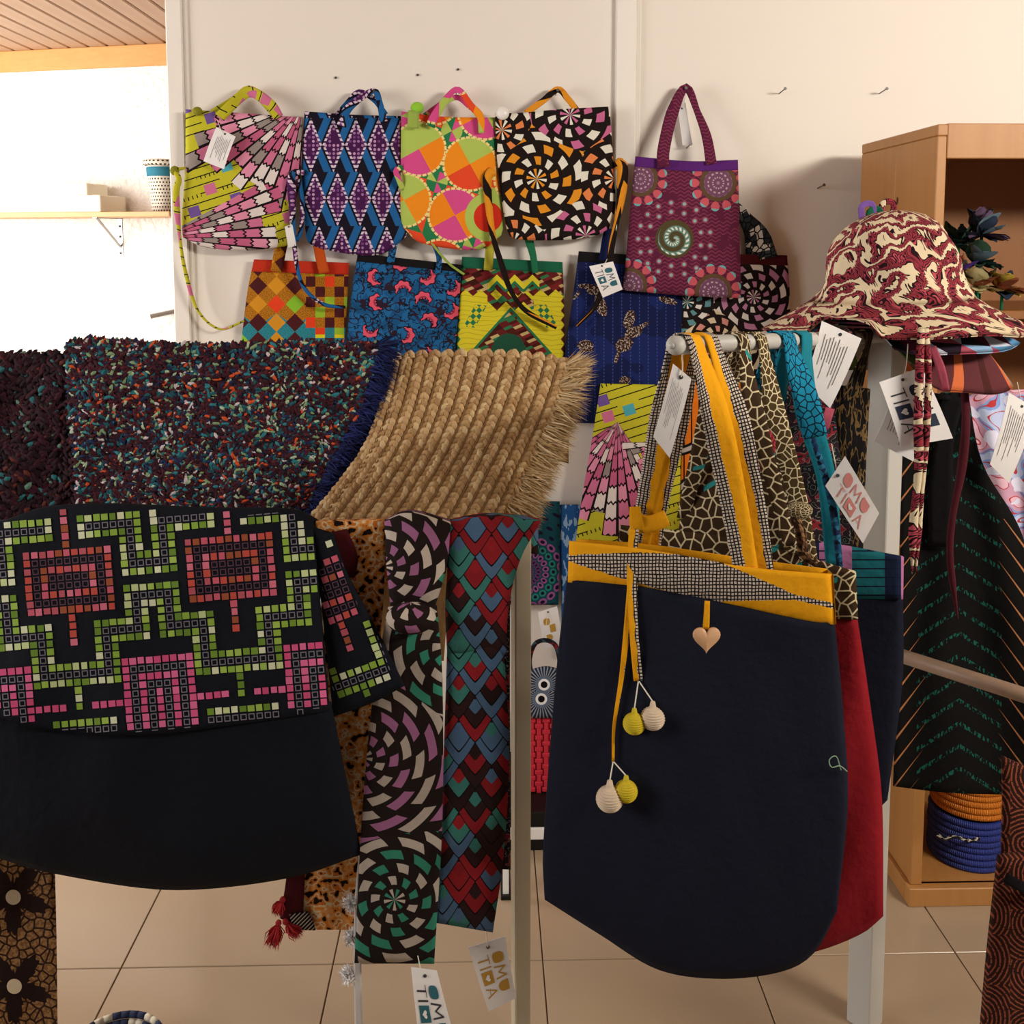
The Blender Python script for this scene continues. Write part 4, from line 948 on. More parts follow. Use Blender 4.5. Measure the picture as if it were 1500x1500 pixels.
# ------------------------------------------------------------------ printed navy tote laid over the front rail
gk = thing('draped_tote', 'navy bag with green and pink mosaic key print over the front rail', 'bag', PV(250, 1300, RY2))
Lp = [(-90, 800), (-92, 900), (-95, 1030), (-110, 1225)]; 
sD = Sheet([(-90, 775), (-92, 900), (-95, 1040)], [(458, 765), (470, 900), (482, 1042)], [(0, 765), (60, 746), (150, 741), (300, 747), (420, 749)], [(0, 1052), (60, 1068), (200, 1077), (330, 1064)], (1.457, 1.457, 1.385, 1.40), bulge=.038, wr=.006, seed=3, thick=.006, top=.1, closed=False)
sD.build('printed_panel', C['navy_dark'], gk, 40, 30, drape=(.028, .3), label='mosaic key print in green pink and black')
sN = Sheet([(-95, 1030), (-100, 1130), (-110, 1225)], [(484, 1030), (502, 1120), (529, 1252)], [(0, 1045), (60, 1060), (200, 1068), (330, 1055)], [(0, 1258), (80, 1280), (250, 1304), (420, 1287)], (1.388, 1.403, 1.42, 1.43), bulge=.034, wr=.004, seed=3, thick=.006, top=1.)
sN.build('navy_panel', C['navy_dark'], gk, 40, 24, label='plain navy lower half')
def key_cells():
    g = {}
    PK, GR, OL, OP = 'pink', 'green', 'outline', 'plum'
    for k in range(-3, 3):
        o = 20 * k
        def put(c, r, t_, force=True):
            if force or (c, r) not in g: g[(c, r)] = t_
        def band(pts):
            line = set()
            for (a, b), (c, d) in zip(pts[:-1], pts[1:]):
                for x in range(min(a, c), max(a, c) + 1):
                    for y in range(min(b, d), max(b, d) + 1): line.add((x, y))
            for (x, y) in line:
                for dx in (-1, 0, 1):
                    for dy in (-1, 0, 1):
                        if (x + dx, y + dy) not in line: put(o + x + dx, y + dy, GR, False)
            for (x, y) in line: put(o + x, y, OL)
        band([(3, 0), (8, 0), (8, 5), (12, 5), (12, 0), (17, 0)])
        band([(-4, 18), (-4, 13), (-8, 13), (-8, 9)]); band([(-4, 18), (4, 18), (4, 13), (8, 13), (8, 9), (12, 9), (12, 13), (16, 13)])
        for x in range(-5, 6):
            for y in range(3, 11):
                dd = min(x + 5, 5 - x, y - 3, 10 - y)
                put(o + x, y, (PK, OP, PK, OP, PK)[min(dd, 4)] if dd < 4 else PK)
        for y in list(range(-2, 3)) + list(range(11, 15)): put(o, y, PK)
        for x in range(6, 15):
            for y in range(17, 34):
                dd = min(x - 6, 14 - x, y - 17); put(o + x, y, ('hot', OL, 'hot', OL, 'hot')[min(dd, 4)])
        for x in list(range(2, 6)) + list(range(15, 19)): put(o + x, 22, 'hot')
        for y in (20, 21, 22): put(o, y, GR)
        for x in range(-4, 5): put(o + x, 24, GR); put(o + x, 25, OL); put(o + x, 26, GR)
    return g
PALS = {'pink': ['#b9566a', '#b0493f', '#8f4a30', '#c56a80', '#a8505c'], 'green': ['#7fa03c', '#93b04e', '#b8c690', '#c9cfb0', '#6a8a30', '#5f7f2c', '#86a544'], 'hot': ['#c4527f', '#bd4a76', '#cc6390'], 'outline': ['#6f6b77'], 'plum': ['#543848']}
def mosaic(s, name, parent, cw, c0, r0, x0, y0, rot=0., lim=None, off=.0012, seed=0):
    g = random.Random(seed); cells_ = key_cells(); mb = MB(); us = np.linspace(0, 1, 161); vs = np.linspace(0, 1, 121)
    U, V_ = np.meshgrid(us, vs); q = s.px(U, V_)
    ca, sa = math.cos(rot), math.sin(rot)
    px_u0, px_u1 = s.L[:, 0].mean(), s.R[:, 0].mean()
    # inverse of the cloth layout by a few fixed-point steps
    def inv(x, y):
        u = (x - px_u0) / (px_u1 - px_u0); v = (y - s.T[:, 1].mean()) / (s.B[:, 1].mean() - s.T[:, 1].mean())
        for _ in range(12):
            p = s.px(np.clip(u, -.05, 1.05), np.clip(v, -.05, 1.05)); u = u + (x - p[..., 0]) / (px_u1 - px_u0); v = v + (y - p[..., 1]) / (s.B[:, 1].mean() - s.T[:, 1].mean())
        return u, v
    G = []; meta = []
    for (c, r), k in cells_.items():
        a0, a1, b0, b1 = .1, .9, .1, .9; j = lambda: g.uniform(-.05, .05)
        if k in ('outline', 'plum'): rects = [(.12, .88, .12, .24), (.12, .88, .76, .88), (.12, .24, .24, .76), (.76, .88, .24, .76)]
        else: rects = [(.1 + j(), .9 + j(), .1 + j(), .9 + j())]
        for (x_a, x_b, y_a, y_b) in rects:
            quad = []
            for (xx, yy) in ((x_a, y_a), (x_a, y_b), (x_b, y_b), (x_b, y_a)):
                X_ = (c + xx - c0) * cw; Y_ = (r + yy - r0) * cw; quad.append((x0 + X_ * ca - Y_ * sa, y0 + X_ * sa + Y_ * ca))
            G.append(quad); meta.append(g.choice(PALS[k]))
    G = np.array(G); u, v = inv(G[..., 0], G[..., 1]); ok = ((u > .0) & (u < 1.) & (v > .004) & (v < .996)).all(axis=1)
    pos, _ = s.pos(u[ok], v[ok], off); meta = [m_ for m_, k in zip(meta, ok) if k]
    mb = MB()
    for p, c in zip(pos, meta): mb.add(p, [(0, 1, 2, 3)], hexc(c))
    return mb.build(name, C['dyed'], parent, label=None)
mo = mosaic(sD, 'printed_mosaic', gk, 11.9, .5, 0, 331, 748, -.085); mo['kind'] = 'stuff'
sF = Sheet([(455, 772), (470, 880), (488, 1050)], [(488, 782), (509, 842), (546, 912), (592, 1005)], [], [(545, 1030)], (1.460, 1.452, 1.412, 1.388), bulge=.012, thick=.005, seed=2)
sF.build('side_fold', C['navy_dark'], gk, 14, 24); mo = mosaic(sF, 'printed_mosaic', gk, 11.8, 20.5, 20, 535, 1010, -.35, seed=3); mo['kind'] = 'stuff'
# ------------------------------------------------------------------ scarves on the front rail
def scarf(name, label, cat, base): return thing(name, label, cat, PV(*base), 'scarves over the front rail')
fo = cm('orange_wax_print', p_orange)
t = scarf('tassel_scarf', 'orange and black print scarf with maroon border and red tassels', 'scarf', (470, 1365, 1.5))
Sheet([(462, 765), (470, 900), (440, 1150), (432, 1362)], [(566, 762), (560, 900), (540, 1150), (545, 1362)], [], [], (1.466, 1.466, 1.5, 1.5), wr=.003, fold=(.004, 2), thick=.003).build('scarf_body', fo, t, 20, 50, drape=(.022, .1))
Sheet([(425, 1200), (420, 1280), (410, 1345)], [(447, 1200), (446, 1290), (442, 1362)], [], [], (1.495, 1.495, 1.495, 1.495), thick=.003).build('border', C['maroon'], t, 6, 10)
Sheet([(462, 785), (470, 810), (490, 850)], [(508, 775), (524, 815), (520, 845)], [], [], (1.461, 1.461, 1.462, 1.462), thick=.002).build('border', C['maroon'], t, 6, 6)
Sheet([(424, 1340), (426, 1350), (428, 1362)], [(450, 1336), (458, 1348), (462, 1363)], [], [], (1.492, 1.492, 1.492, 1.492), thick=.002).build('stripe_corner', cm('stripe_corner', lambda x, y: mixc(lt(fract((x + y) / 6.), .3), '#1a1216', '#b7aa9c')), t, 6, 6)
for (x, y, a, L_) in ((408, 1352, .3, 40), (418, 1350, -.8, 34), (414, 1318, .45, 26)):
    g = random.Random(x); rts = []; tps = []; p0 = P(x, y, 1.492); kx = m_per_px(1.49)
    mb = MB(); mb.ball(p0, .005, 8, 5, c=hexc('#8c1c20'))
    for i in range(170):
        f_ = g.uniform(-.35, .35); e = np.array([-math.sin(a + f_), g.uniform(-.3, .3), -math.cos(a + f_)]); rts.append(p0 + e * .002); tps.append(p0 + e * L_ * kx * g.uniform(.85, 1.05))
    o = strands('tassel', t, rts, tps, .0011, C['dyed'], x, .0, ['#9c2226', '#a92a2a', '#85181d']); o['kind'] = 'stuff'
    mb.build('tassel_knot', C['dyed'], t, smooth=True)
# white scarf with pompoms, mostly hidden
flat('white_gauze', '#c9c7c6', .8)
t = scarf('pompom_scarf', 'thin white scarf edged with white pompoms behind spiral scarf', 'scarf', (520, 1500, 1.5))
Sheet([(585, 768), (580, 890), (556, 1030), (535, 1180), (519, 1330), (520, 1530)], [(600, 768), (594, 890), (570, 1030), (548, 1180), (530, 1330), (531, 1530)], [], [], (1.455, 1.455, 1.455, 1.455), thick=.002).build('scarf_body', C['white_gauze'], t, 4, 40, drape=(.026, .1))
for (x, y) in ((514, 1322), (517, 1372), (510, 1428)):
    g = random.Random(y); p0 = P(x, y, 1.46); r_, t_ = [], []
    for i in range(160):
        e = np.array([g.gauss(0, 1), g.gauss(0, 1), g.gauss(0, 1)]); e /= np.linalg.norm(e); r_.append(p0); t_.append(p0 + e * .016 * g.uniform(.8, 1.1))
    strands('pompom', t, r_, t_, .0014, C['paper'], y, 0.)
    cord('pompom_cord', [(524, y - 12, 1.462), (x, y, 1.462)], 1, C['string_white'], t, 5, 5)
# spiral scarf, knotted
spS = [(578, 1318, 1., '#2f7a64', '#a99f94'), (530, 1110, 1.3, '#8f5b80', '#a0958b'), (668, 950, 1., '#2f7a64', '#a0958b'), (560, 830, .8, '#8f5b80', '#b5aa9e')]
fs_ = cm('green_spiral_print', p_spiral(spS, 19., 9.))
t = scarf('spiral_scarf', 'black knotted scarf with green white and pink spirals', 'scarf', (580, 1412, 1.42))
Sheet([(563, 765), (566, 830), (574, 905)], [(664, 768), (655, 830), (632, 905)], [(600, 752)], [], (1.44, 1.44, 1.42, 1.42), bulge=.025, wr=.005, seed=4, thick=.006, top=.6).build('scarf_body', fs_, t, 20, 20, drape=(.036, .06))
Sheet([(568, 890), (545, 1030), (530, 1200), (519, 1411)], [(640, 888), (648, 1000), (648, 1200), (636, 1412)], [(600, 885)], [], (1.42, 1.42, 1.43, 1.43), bulge=.014, wr=.006, seed=9, thick=.004, top=.9).build('scarf_tail', fs_, t, 20, 50)
mb = MB(); mb.ball(P(602, 905, 1.405), np.array([38, 30, 24]) * m_per_px(1.4), 16, 10); o = mb.build('knot', fs_, t, smooth=True, uv=[(5.6 + .08 * math.cos(i % 16 / 16 * 6.28) * 4, 8.4 + i // 16 * .06) for i in range(16 * 11)])
hang_tag(t, [(640, 1422, 1.40), (672, 1540, 1.40), (617, 1548, 1.40), (602, 1417, 1.40)], 'logo', 'ink_teal', at=(612, 1400, 1.425))
# scale scarf
fg = cm('scale_print', p_scales)
t = scarf('scale_scarf', 'scarf printed with red teal and slate pointed scales', 'scarf', (690, 1365, 1.43))
Sheet([(650, 768), (655, 830), (652, 890), (655, 960)], [(792, 765), (762, 820), (745, 890), (742, 960)], [(700, 758), (750, 758)], [], (1.44, 1.445, 1.43, 1.43), bulge=.022, wr=.006, seed=6, thick=.005, top=.6).build('scarf_body', fg, t, 22, 22, drape=(.036, .05))
Sheet([(655, 945), (650, 1100), (644, 1250), (639, 1352)], [(738, 945), (746, 1100), (738, 1250), (722, 1366)], [], [], (1.432, 1.432, 1.435, 1.435), bulge=.012, wr=.007, seed=7, thick=.004, top=.9).build('scarf_tail', fg, t, 18, 46)
hang_tag(t, [(740, 1372, 1.46), (756, 1462, 1.46), (716, 1482, 1.455), (686, 1388, 1.455)], 'logo', 'ink_gold', at=(712, 1358, 1.44))
t = scarf('dark_scarf', 'dark red and black scarf end hanging behind the scale scarf', 'scarf', (725, 1275, 1.5))
Sheet([(690, 766), (700, 1000), (705, 1272)], [(748, 766), (747, 1000), (748, 1274)], [], [], (1.461, 1.461, 1.455, 1.455), wr=.003, thick=.003).build('scarf_body', cm('dark_print', p_dark), t, 10, 40, drape=(.024, .05))
# brown hanging cloth low at the edge, bowl on the floor
t = tag(Sheet([(-80, 778), (-84, 1000), (-90, 1300), (-92, 1560)], [(60, 770), (68, 1000), (80, 1300), (84, 1560)], [], [], (1.466, 1.466, 1.53, 1.53), wr=.003, fold=(.005, 1.5), thick=.003).build('printed_cloth', cm('pebble_wax_print', p_wax), None, 16, 60, drape=(.022, .08)), 'brown pebble print cloth hanging behind and below the navy bag', 'cloth')
bx = float(P(182, 1490, 1.863)[0]); rr = 64 * m_per_px(2.0)
wb = thing('coiled_bowl', 'small blue and white coiled bowl on the floor tiles', 'bowl', (bx, 1.81, 0))
flat('coil_a', '#2c3450', .8); flat('coil_b', '#cfc8b4', .8)
for i in range(5):
    r_ = rr * (.62 + .095 * i); m = MB(); a = np.linspace(0, 2 * math.pi, 33)
    for k in range(32): 
        aa = a[k:k + 2]; m.tube(np.stack([bx + r_ * np.cos(aa), 1.81 + r_ * np.sin(aa), np.full(2, .008 + .0105 * i)], -1), .0065, 6, c=hexc('#2c3450' if (k // 2 + i) % 3 else '#cfc8b4'))
    m.build('coil', C['dyed'], wb, smooth=True)
m = MB(); m.lathe((bx, 1.81, 0), [(0, 0), (rr * .62, 0), (rr * .62, .012), (0, .012)], 24); m.build('base', C['coil_a'], wb)
# ------------------------------------------------------------------ right rack
PXY = P(1290, 800, 1.9); px_, py_ = float(PXY[0]), 1.9
zr_ = float(P(990, 506, 1.22)[2]); e0 = P(990, 506, 1.22); 
rr_ = thing('clothes_rack', 'white square post rack with round arms carrying totes and hats', 'rack', (px_, py_, 0))
zp_ = zr_ - .05          # the arm runs slightly down to the post
sq_post(px_, py_, 0, zp_ + .03, .025, math.radians(38), 'rack_white', rr_)
rod_dir = np.array([px_, py_, zp_]) - e0; rod_dir /= np.linalg.norm(rod_dir)
m = MB(); m.tube([e0, np.array([px_, py_, zp_])], .0115, 16); m.build('arm', C['rack_white'], rr_, smooth=True)
m = MB(); m.ball(e0, .0122, 14, 8); m.tube([e0 - rod_dir * .013, e0 - rod_dir * .007], .004, 8); m.build('arm_cap', C['rack_white'], rr_, smooth=True)
a = np.array([px_, py_, float(P(1318, 955, 1.88)[2])]); b = P(1530, 1031, 1.66); b[2] = a[2]
m = MB(); m.tube([a, a + (b - a) * 1.6], .0135, 14); m.build('arm', C['rod_wood'], rr_, smooth=True, label='bare wooden arm')
def on_rod(s_): return e0 + rod_dir * s_
def rodpx(s_):    # the rod at s_ metres from its free end
    return on_rod(s_)
def strap3(name, pts, wpx, mat, parent, n=46, side=None, **k): return ribbon(name, None, wpx, mat, parent, n, world=[np.asarray(p, float) for p in pts], side=side, **k)
# yellow and navy tote
yt = thing('navy_tote', 'big navy tote with yellow band, net print straps and heart charm', 'bag', PV(1020, 1430, 1.32), 'totes on the rack arm')
sY = Sheet([(834, 793), (832, 850), (815, 1000), (797, 1240), (798, 1318)], [(1219, 842), (1223, 915), (1236, 1050), (1242, 1180), (1226, 1335)], [(950, 806), (1100, 832)], [(880, 1370), (965, 1421), (1060, 1434), (1150, 1422), (1196, 1392)], (1.38, 1.25, 1.37, 1.25), bulge=.035, back=-.008, wr=.006, seed=11, thick=.014, top=.35)
# where band meets navy in cloth coordinates
fb = cm('net_band', p_band); 
sBand = Sheet([(834, 793), (832, 853)], [(1219, 842), (1223, 915)], [(950, 806), (1100, 832)], [(950, 866), (1060, 888), (1180, 914)], (1.379, 1.249, 1.377, 1.249), bulge=.0165, thick=.004, top=1.)
sBody = Sheet([(832, 849), (815, 1000), (797, 1240), (798, 1318)], [(1223, 911), (1236, 1050), (1242, 1180), (1226, 1335)], [(950, 862), (1060, 884), (1180, 910)], [(880, 1370), (965, 1421), (1060, 1434), (1150, 1422), (1196, 1392)], (1.38, 1.25, 1.37, 1.25), bulge=.03, back=-.008, wr=.005, seed=11, thick=.016, top=.5)
sBody.build('bag_body', C['navy'], yt, 36, 44, label='plain navy wool body'); sBand.build('top_band', fb, yt, 36, 10, label='yellow band with black and white net print')
sBk = Sheet([(846, 790), (846, 850)], [(1212, 834), (1218, 900)], [(950, 798), (1090, 818)], [], (1.40, 1.275, 1.40, 1.275), thick=.003); sBk.build('band_back', C['yellow'], yt, 24, 6)
sG = Sheet([(1212, 834), (1216, 905)], [(1221, 842), (1225, 915)], [], [], (1.277, 1.247, 1.277, 1.247), thick=.003); sG.build('side_gusset', C['yellow'], yt, 4, 6)
pA = cm('strap_net_a', p_strap_net(-1)); pB = cm('strap_net_b', p_strap_net(1)); sdir = np.array([-rod_dir[1], rod_dir[0], 0.])
def over_rod(s_, front, back, wpx, mat, n=56, rise=.0145):
    c = on_rod(s_); f_dir = np.array([rod_dir[1], -rod_dir[0], 0.])   # towards the camera right
    arc = [c + rise * (math.cos(q) * f_dir + math.sin(q) * np.array([0, 0, 1.])) for q in np.linspace(0, math.pi, 7)]
    return [P(*p) for p in front] + arc + [P(*p) for p in back]
pts = over_rod(.03, [(1098, 842, 1.285), (1078, 740, 1.275), (1052, 620, 1.255)], [(965, 640, 1.28), (940, 770, 1.36), (932, 800, 1.39)], None, None)
c3 = smooth_path(pts, 60); 
def rod_strap(name, pts, w0, mat, parent, n=60, **k):
    c = smooth_path(pts, n); t_ = np.gradient(c, axis=0); t_ /= np.linalg.norm(t_, axis=1)[:, None]
    sd = np.broadcast_to(rod_dir, c.shape) * 1.0; vw = c - np.array([0, 0, H]); vw /= np.linalg.norm(vw, axis=1)[:, None]; cam_side = np.cross(t_, vw)
    sg = np.sign((cam_side * rod_dir).sum(1))[:, None]; sg[sg == 0] = 1
    d_ = np.linalg.norm(c - on_rod(np.clip(((c - e0) @ rod_dir), 0, 2))[..., :] if False else c - (e0 + np.outer((c - e0) @ rod_dir, rod_dir)), axis=1); wgt = np.clip((d_ - .02) / .12, 0, 1)[:, None]
    sd = rod_dir * (1 - wgt) + cam_side * sg / (np.linalg.norm(cam_side, axis=1)[:, None] + 1e-9) * wgt
    sd -= t_ * (sd * t_).sum(1)[:, None]
    return ribbon(name, None, w0, mat, parent, n, world=pts, side=sd, **k)
rod_strap('strap', over_rod(.025, [(1094, 842, 1.282), (1072, 720, 1.27), (1046, 600, 1.25)], [(975, 600, 1.26), (948, 740, 1.35), (936, 805, 1.39)], None, None), [36, 42, 46, 48, 36, 30], pA, yt)
rod_strap('strap', over_rod(.075, [(1120, 846, 1.282), (1104, 740, 1.275), (1078, 610, 1.26)], [(990, 620, 1.30), (965, 740, 1.37), (955, 808, 1.395)], None, None), [30, 36, 42, 44, 30, 24], pB, yt)
rod_strap('strap', [P(1112, 838, 1.29), P(1100, 790, 1.295), P(1096, 720, 1.30), P(1080, 620, 1.30)], [22, 18, 14, 8], C['yellow'], yt, 24)
ribbon('tie_wrap', [(926, 758, 1.352), (950, 768, 1.345), (977, 758, 1.352)], [22, 26, 24], C['yellow'], yt, 18); ribbon('tie_wrap', [(930, 742, 1.35), (932, 765, 1.345), (936, 782, 1.345)], [16, 20, 22], C['yellow'], yt, 12)
pT = cm('tie_net', p_strap_net(1, 16.))
ribbon('tie', [(930, 775, 1.345), (924, 860, 1.335), (912, 980, 1.325), (900, 1060, 1.32), (898, 1116, 1.318)], [12, 11, 9, 6, 4], pT, yt, 40); ribbon('tie', [(928, 775, 1.343), (926, 850, 1.333), (929, 930, 1.325), (935, 997, 1.32)], [14, 16, 14, 14], pT, yt, 34)
flat('bead_yellow', '#c2ac22', .7); flat('bead_cream', '#cdb9a0', .7)
def gourd(x, y, r, mat, top):
    k = m_per_px(1.31); c = P(x, y, 1.305); R_ = r * k; prof = []
    for i in range(41):
        th = i / 40 * math.pi * .9; rad = R_ * math.sin(th) * (1 + .07 * math.cos(i * 2.1)); prof.append((max(rad, .0005), -R_ * math.cos(th)))
    prof += [(R_ * .26, R_ * 1.12), (R_ * .2, R_ * 1.45), (R_ * .05, R_ * 1.5)]
    m = MB(); m.lathe(c, prof, 18); o = m.build('bead_charm', C[mat], yt, smooth=True, label=('yellow' if 'yellow' in mat else 'cream') + ' ribbed thread charm')
    m = MB(); m.tube(smooth_path([np.array(P(*top)), c + [0, 0, R_ * 1.45]], 6), .0009, 5); m.build('charm_thread', C['string_white'], o)
gourd(929, 1060, 16.5, 'bead_yellow', (935, 998, 1.318)); gourd(956, 1052, 18, 'bead_cream', (936, 998, 1.318)); gourd(893, 1170, 20, 'bead_cream', (898, 1116, 1.316)); gourd(917, 1159, 17, 'bead_yellow', (899, 1116, 1.316))
ribbon('charm_loop', [(1036, 880, 1.27), (1035, 905, 1.265), (1034, 922, 1.263)], [8, 9, 10], C['yellow'], yt, 8)
def heart3(cx, cy, r, Y, mat, parent):
    k = m_per_px(Y); pts = []
    for t_ in np.linspace(0, 2 * math.pi, 40, endpoint=False): pts.append((r * 16 * math.sin(t_) ** 3 / 16, -r * (13 * math.cos(t_) - 5 * math.cos(2 * t_) - 2 * math.cos(3 * t_) - math.cos(4 * t_)) / 15))
    v = []; f = []; n = len(pts); c = P(cx, cy, Y)
    for sc, dy in ((1., .002), (1., -.001), (.93, -.0022)):
        for (x, y) in pts: v.append(c + np.array([x * k * sc, dy, -y * k * sc]))
    v.append(c + [0, -.0026, 0]); v.append(c + [0, .002, 0])
    for L_ in (0, 1):
        for i in range(n): f.append((L_ * n + i, L_ * n + (i + 1) % n, (L_ + 1) * n + (i + 1) % n, (L_ + 1) * n + i))
    for i in range(n): f.append((2 * n + i, 2 * n + (i + 1) % n, 3 * n)); f.append((i, 3 * n + 1, (i + 1) % n))
    return mesh_obj('heart_charm', v, f, mat, parent, label='pale wooden heart')
wood('heart_wood', '#d3ab86', '#c79a72', .4, 2, 80.); heart3(1035, 935, 21, 1.258, C['heart_wood'], yt)
flat('thread_green', '#8aa88c', .9)
cord('loose_thread', [(1232, 1128, 1.235), (1225, 1108, 1.232), (1215, 1113, 1.232), (1218, 1124, 1.232), (1230, 1122, 1.233), (1241, 1130, 1.236)], .9, C['thread_green'], yt, 24, 5)
hang_tag(yt, [(990, 535, 1.235), (983, 672, 1.25), (955, 648, 1.25), (984, 532, 1.24)][0:0] or [(986, 533, 1.222), (957, 640, 1.235), (981, 671, 1.235), (1013, 555, 1.222)], 'print', at=(1000, 520, 1.225))
# giraffe and red tote behind
gf = cm('giraffe_print', p_giraffe); gff = cm('giraffe_fine_print', p_giraffe_fine)
gt_ = thing('giraffe_tote', 'red wool tote with giraffe print band and straps', 'bag', PV(1080, 1395, 1.45), 'totes on the rack arm')
Sheet([(905, 888), (890, 1100), (880, 1300)], [(1256, 905), (1276, 1040), (1292, 1170), (1294, 1342)], [], [(960, 1390), (1130, 1402), (1195, 1394), (1262, 1368)], (1.52, 1.36, 1.50, 1.36), bulge=.03, back=-.006, thick=.018, seed=5, wr=.008).build('bag_body', C['red_wool'], gt_, 30, 36)
Sheet([(908, 770), (905, 892)], [(1254, 838), (1257, 908)], [(1080, 790)], [], (1.515, 1.352, 1.515, 1.352), bulge=.008, thick=.006).build('top_band', gf, gt_, 26, 10)
Sheet([(1005, 720), (990, 800), (975, 860)], [(1140, 560), (1160, 700), (1200, 850)], [(1070, 600)], [], (1.47, 1.40, 1.50, 1.42), bulge=.01, thick=.004, wr=.01, seed=2).build('inner_flap', gf, gt_, 20, 20)
rod_strap('strap', over_rod(.23, [(1190, 850, 1.385), (1168, 730, 1.385), (1135, 600, 1.38)], [(1050, 620, 1.44), (1015, 760, 1.50)], None, None), [26, 28, 32, 40, 26, 22], gff, gt_)
rod_strap('strap', over_rod(.17, [(1158, 800, 1.36), (1120, 660, 1.35), (1096, 560, 1.34)], [(1040, 600, 1.40), (1000, 760, 1.48)], None, None), [20, 24, 34, 40, 26, 18], gf, gt_)
m = MB(); m.ball(P(1170, 748, 1.375), np.array([22, 14, 14]) * m_per_px(1.37), 10, 7); m.build('knot', gff, gt_, smooth=True, uv=[(.02 * (i % 10) * 10, .02 * i) for i in range(80)])
cord('tie', [(1160, 750, 1.375), (1172, 775, 1.37), (1178, 810, 1.37), (1195, 825, 1.37)], [8, 8, 9, 6], cm('brown_print', p_patch(['#3a2418', '#8a6a48', '#20140e', '#5a3c26'], 6.)), gt_, 20)
ribbon('leaf_patch', [(1100, 620, 1.36), (1120, 650, 1.36), (1112, 690, 1.37)], [28, 34, 20], cm('red_leaf', lambda x, y: mixc(lt(fract((x - ab(y - 40.)) / 6.), .15), '#7d1c26', '#b8606a')), gt_, 10)
# teal tote further back
tt = thing('teal_tote', 'navy tote with teal and pink window print band and teal straps', 'bag', PV(1160, 1180, 1.62), 'totes on the rack arm')
Sheet([(1000, 870), (1000, 1000), (1020, 1160)], [(1323, 870), (1322, 1000), (1300, 1172)], [], [(1100, 1240), (1230, 1235)], (1.68, 1.53, 1.68, 1.55), bulge=.02, back=-.005, thick=.014).build('bag_body', C['navy'], tt, 26, 30)
Sheet([(1002, 780), (1000, 874)], [(1324, 816), (1323, 878)], [(1195, 794)], [], (1.675, 1.524, 1.675, 1.524), bulge=.006, thick=.006).build('top_band', cm('teal_band_print', p_tealband), tt, 24, 8)
rod_strap('strap', over_rod(.40, [(1222, 830, 1.55), (1210, 700, 1.54), (1180, 590, 1.53)], [(1120, 640, 1.56), (1100, 780, 1.62)], None, None), [24, 28, 40, 44, 28, 22], C['teal_plain'], tt)
rod_strap('strap', over_rod(.33, [(1195, 640, 1.50), (1178, 575, 1.48), (1165, 535, 1.47)], [(1120, 560, 1.50), (1100, 640, 1.54)], None, None), [34, 40, 50, 50, 34, 28], cm('snake_print', p_snake), tt)
cord('tie', [(1190, 640, 1.52), (1215, 720, 1.52), (1225, 780, 1.52), (1230, 830, 1.52)], [4, 6, 6, 5], cm('teal_check', p_patch(['#16466a', '#10182c', '#1c2a4c', '#2a6c8a'], 7.)), tt, 30)
hang_tag(tt, [(1238, 668, 1.50), (1288, 752, 1.50), (1264, 796, 1.51), (1209, 712, 1.51)], 'logo', 'ink_pink', at=(1218, 650, 1.525))
# dark bags deeper on the arm
dk = cm('dark_swirl_print', p_dark)
for (L_, R_, Y, sd, lab, pat) in (([(1130, 560), (1130, 700), (1120, 860)], [(1215, 540), (1235, 700), (1262, 880)], 1.72, 1, 'dark bag with red and white curls behind the teal straps', dk), ([(1190, 560), (1195, 700), (1195, 860)], [(1275, 570), (1268, 700), (1262, 880)], 1.80, 2, 'black and gold leaf print bag next to the white rack post', cm('black_leaf', lambda x, y: mixc(lt(ab(noise(x * 2.6, y * .7, .045, 2.) - .5), .028), '#121012', '#6b5432')))):
    t = thing('dark_bag', lab, 'bag', PV(1210, 880, Y), 'totes on the rack arm'); Sheet(L_, R_, [], [], (Y, Y - .04, Y, Y - .04), bulge=.015, thick=.01, wr=.014, seed=sd).build('bag_body', pat, t, 16, 26)
    c = on_rod(.5 + .1 * sd); q0 = P(L_[0][0] + 30, L_[0][1] + 12, Y - .02); rod_strap('strap', [q0 + [0.02, -.02, -.03], c + [.012, -.012, .004], c + [0, 0, .0145], c + [-.012, .012, .004], q0 + [-.02, .02, -.02]], 26, pat, t, 24)
t = [o for o in bpy.data.objects if o.name == 'dark_bag'][0]
ribbon('loop_tab', [(1216, 598, 1.66), (1212, 612, 1.655), (1207, 628, 1.66)], 13, C['pink_cloth'], t, 8)
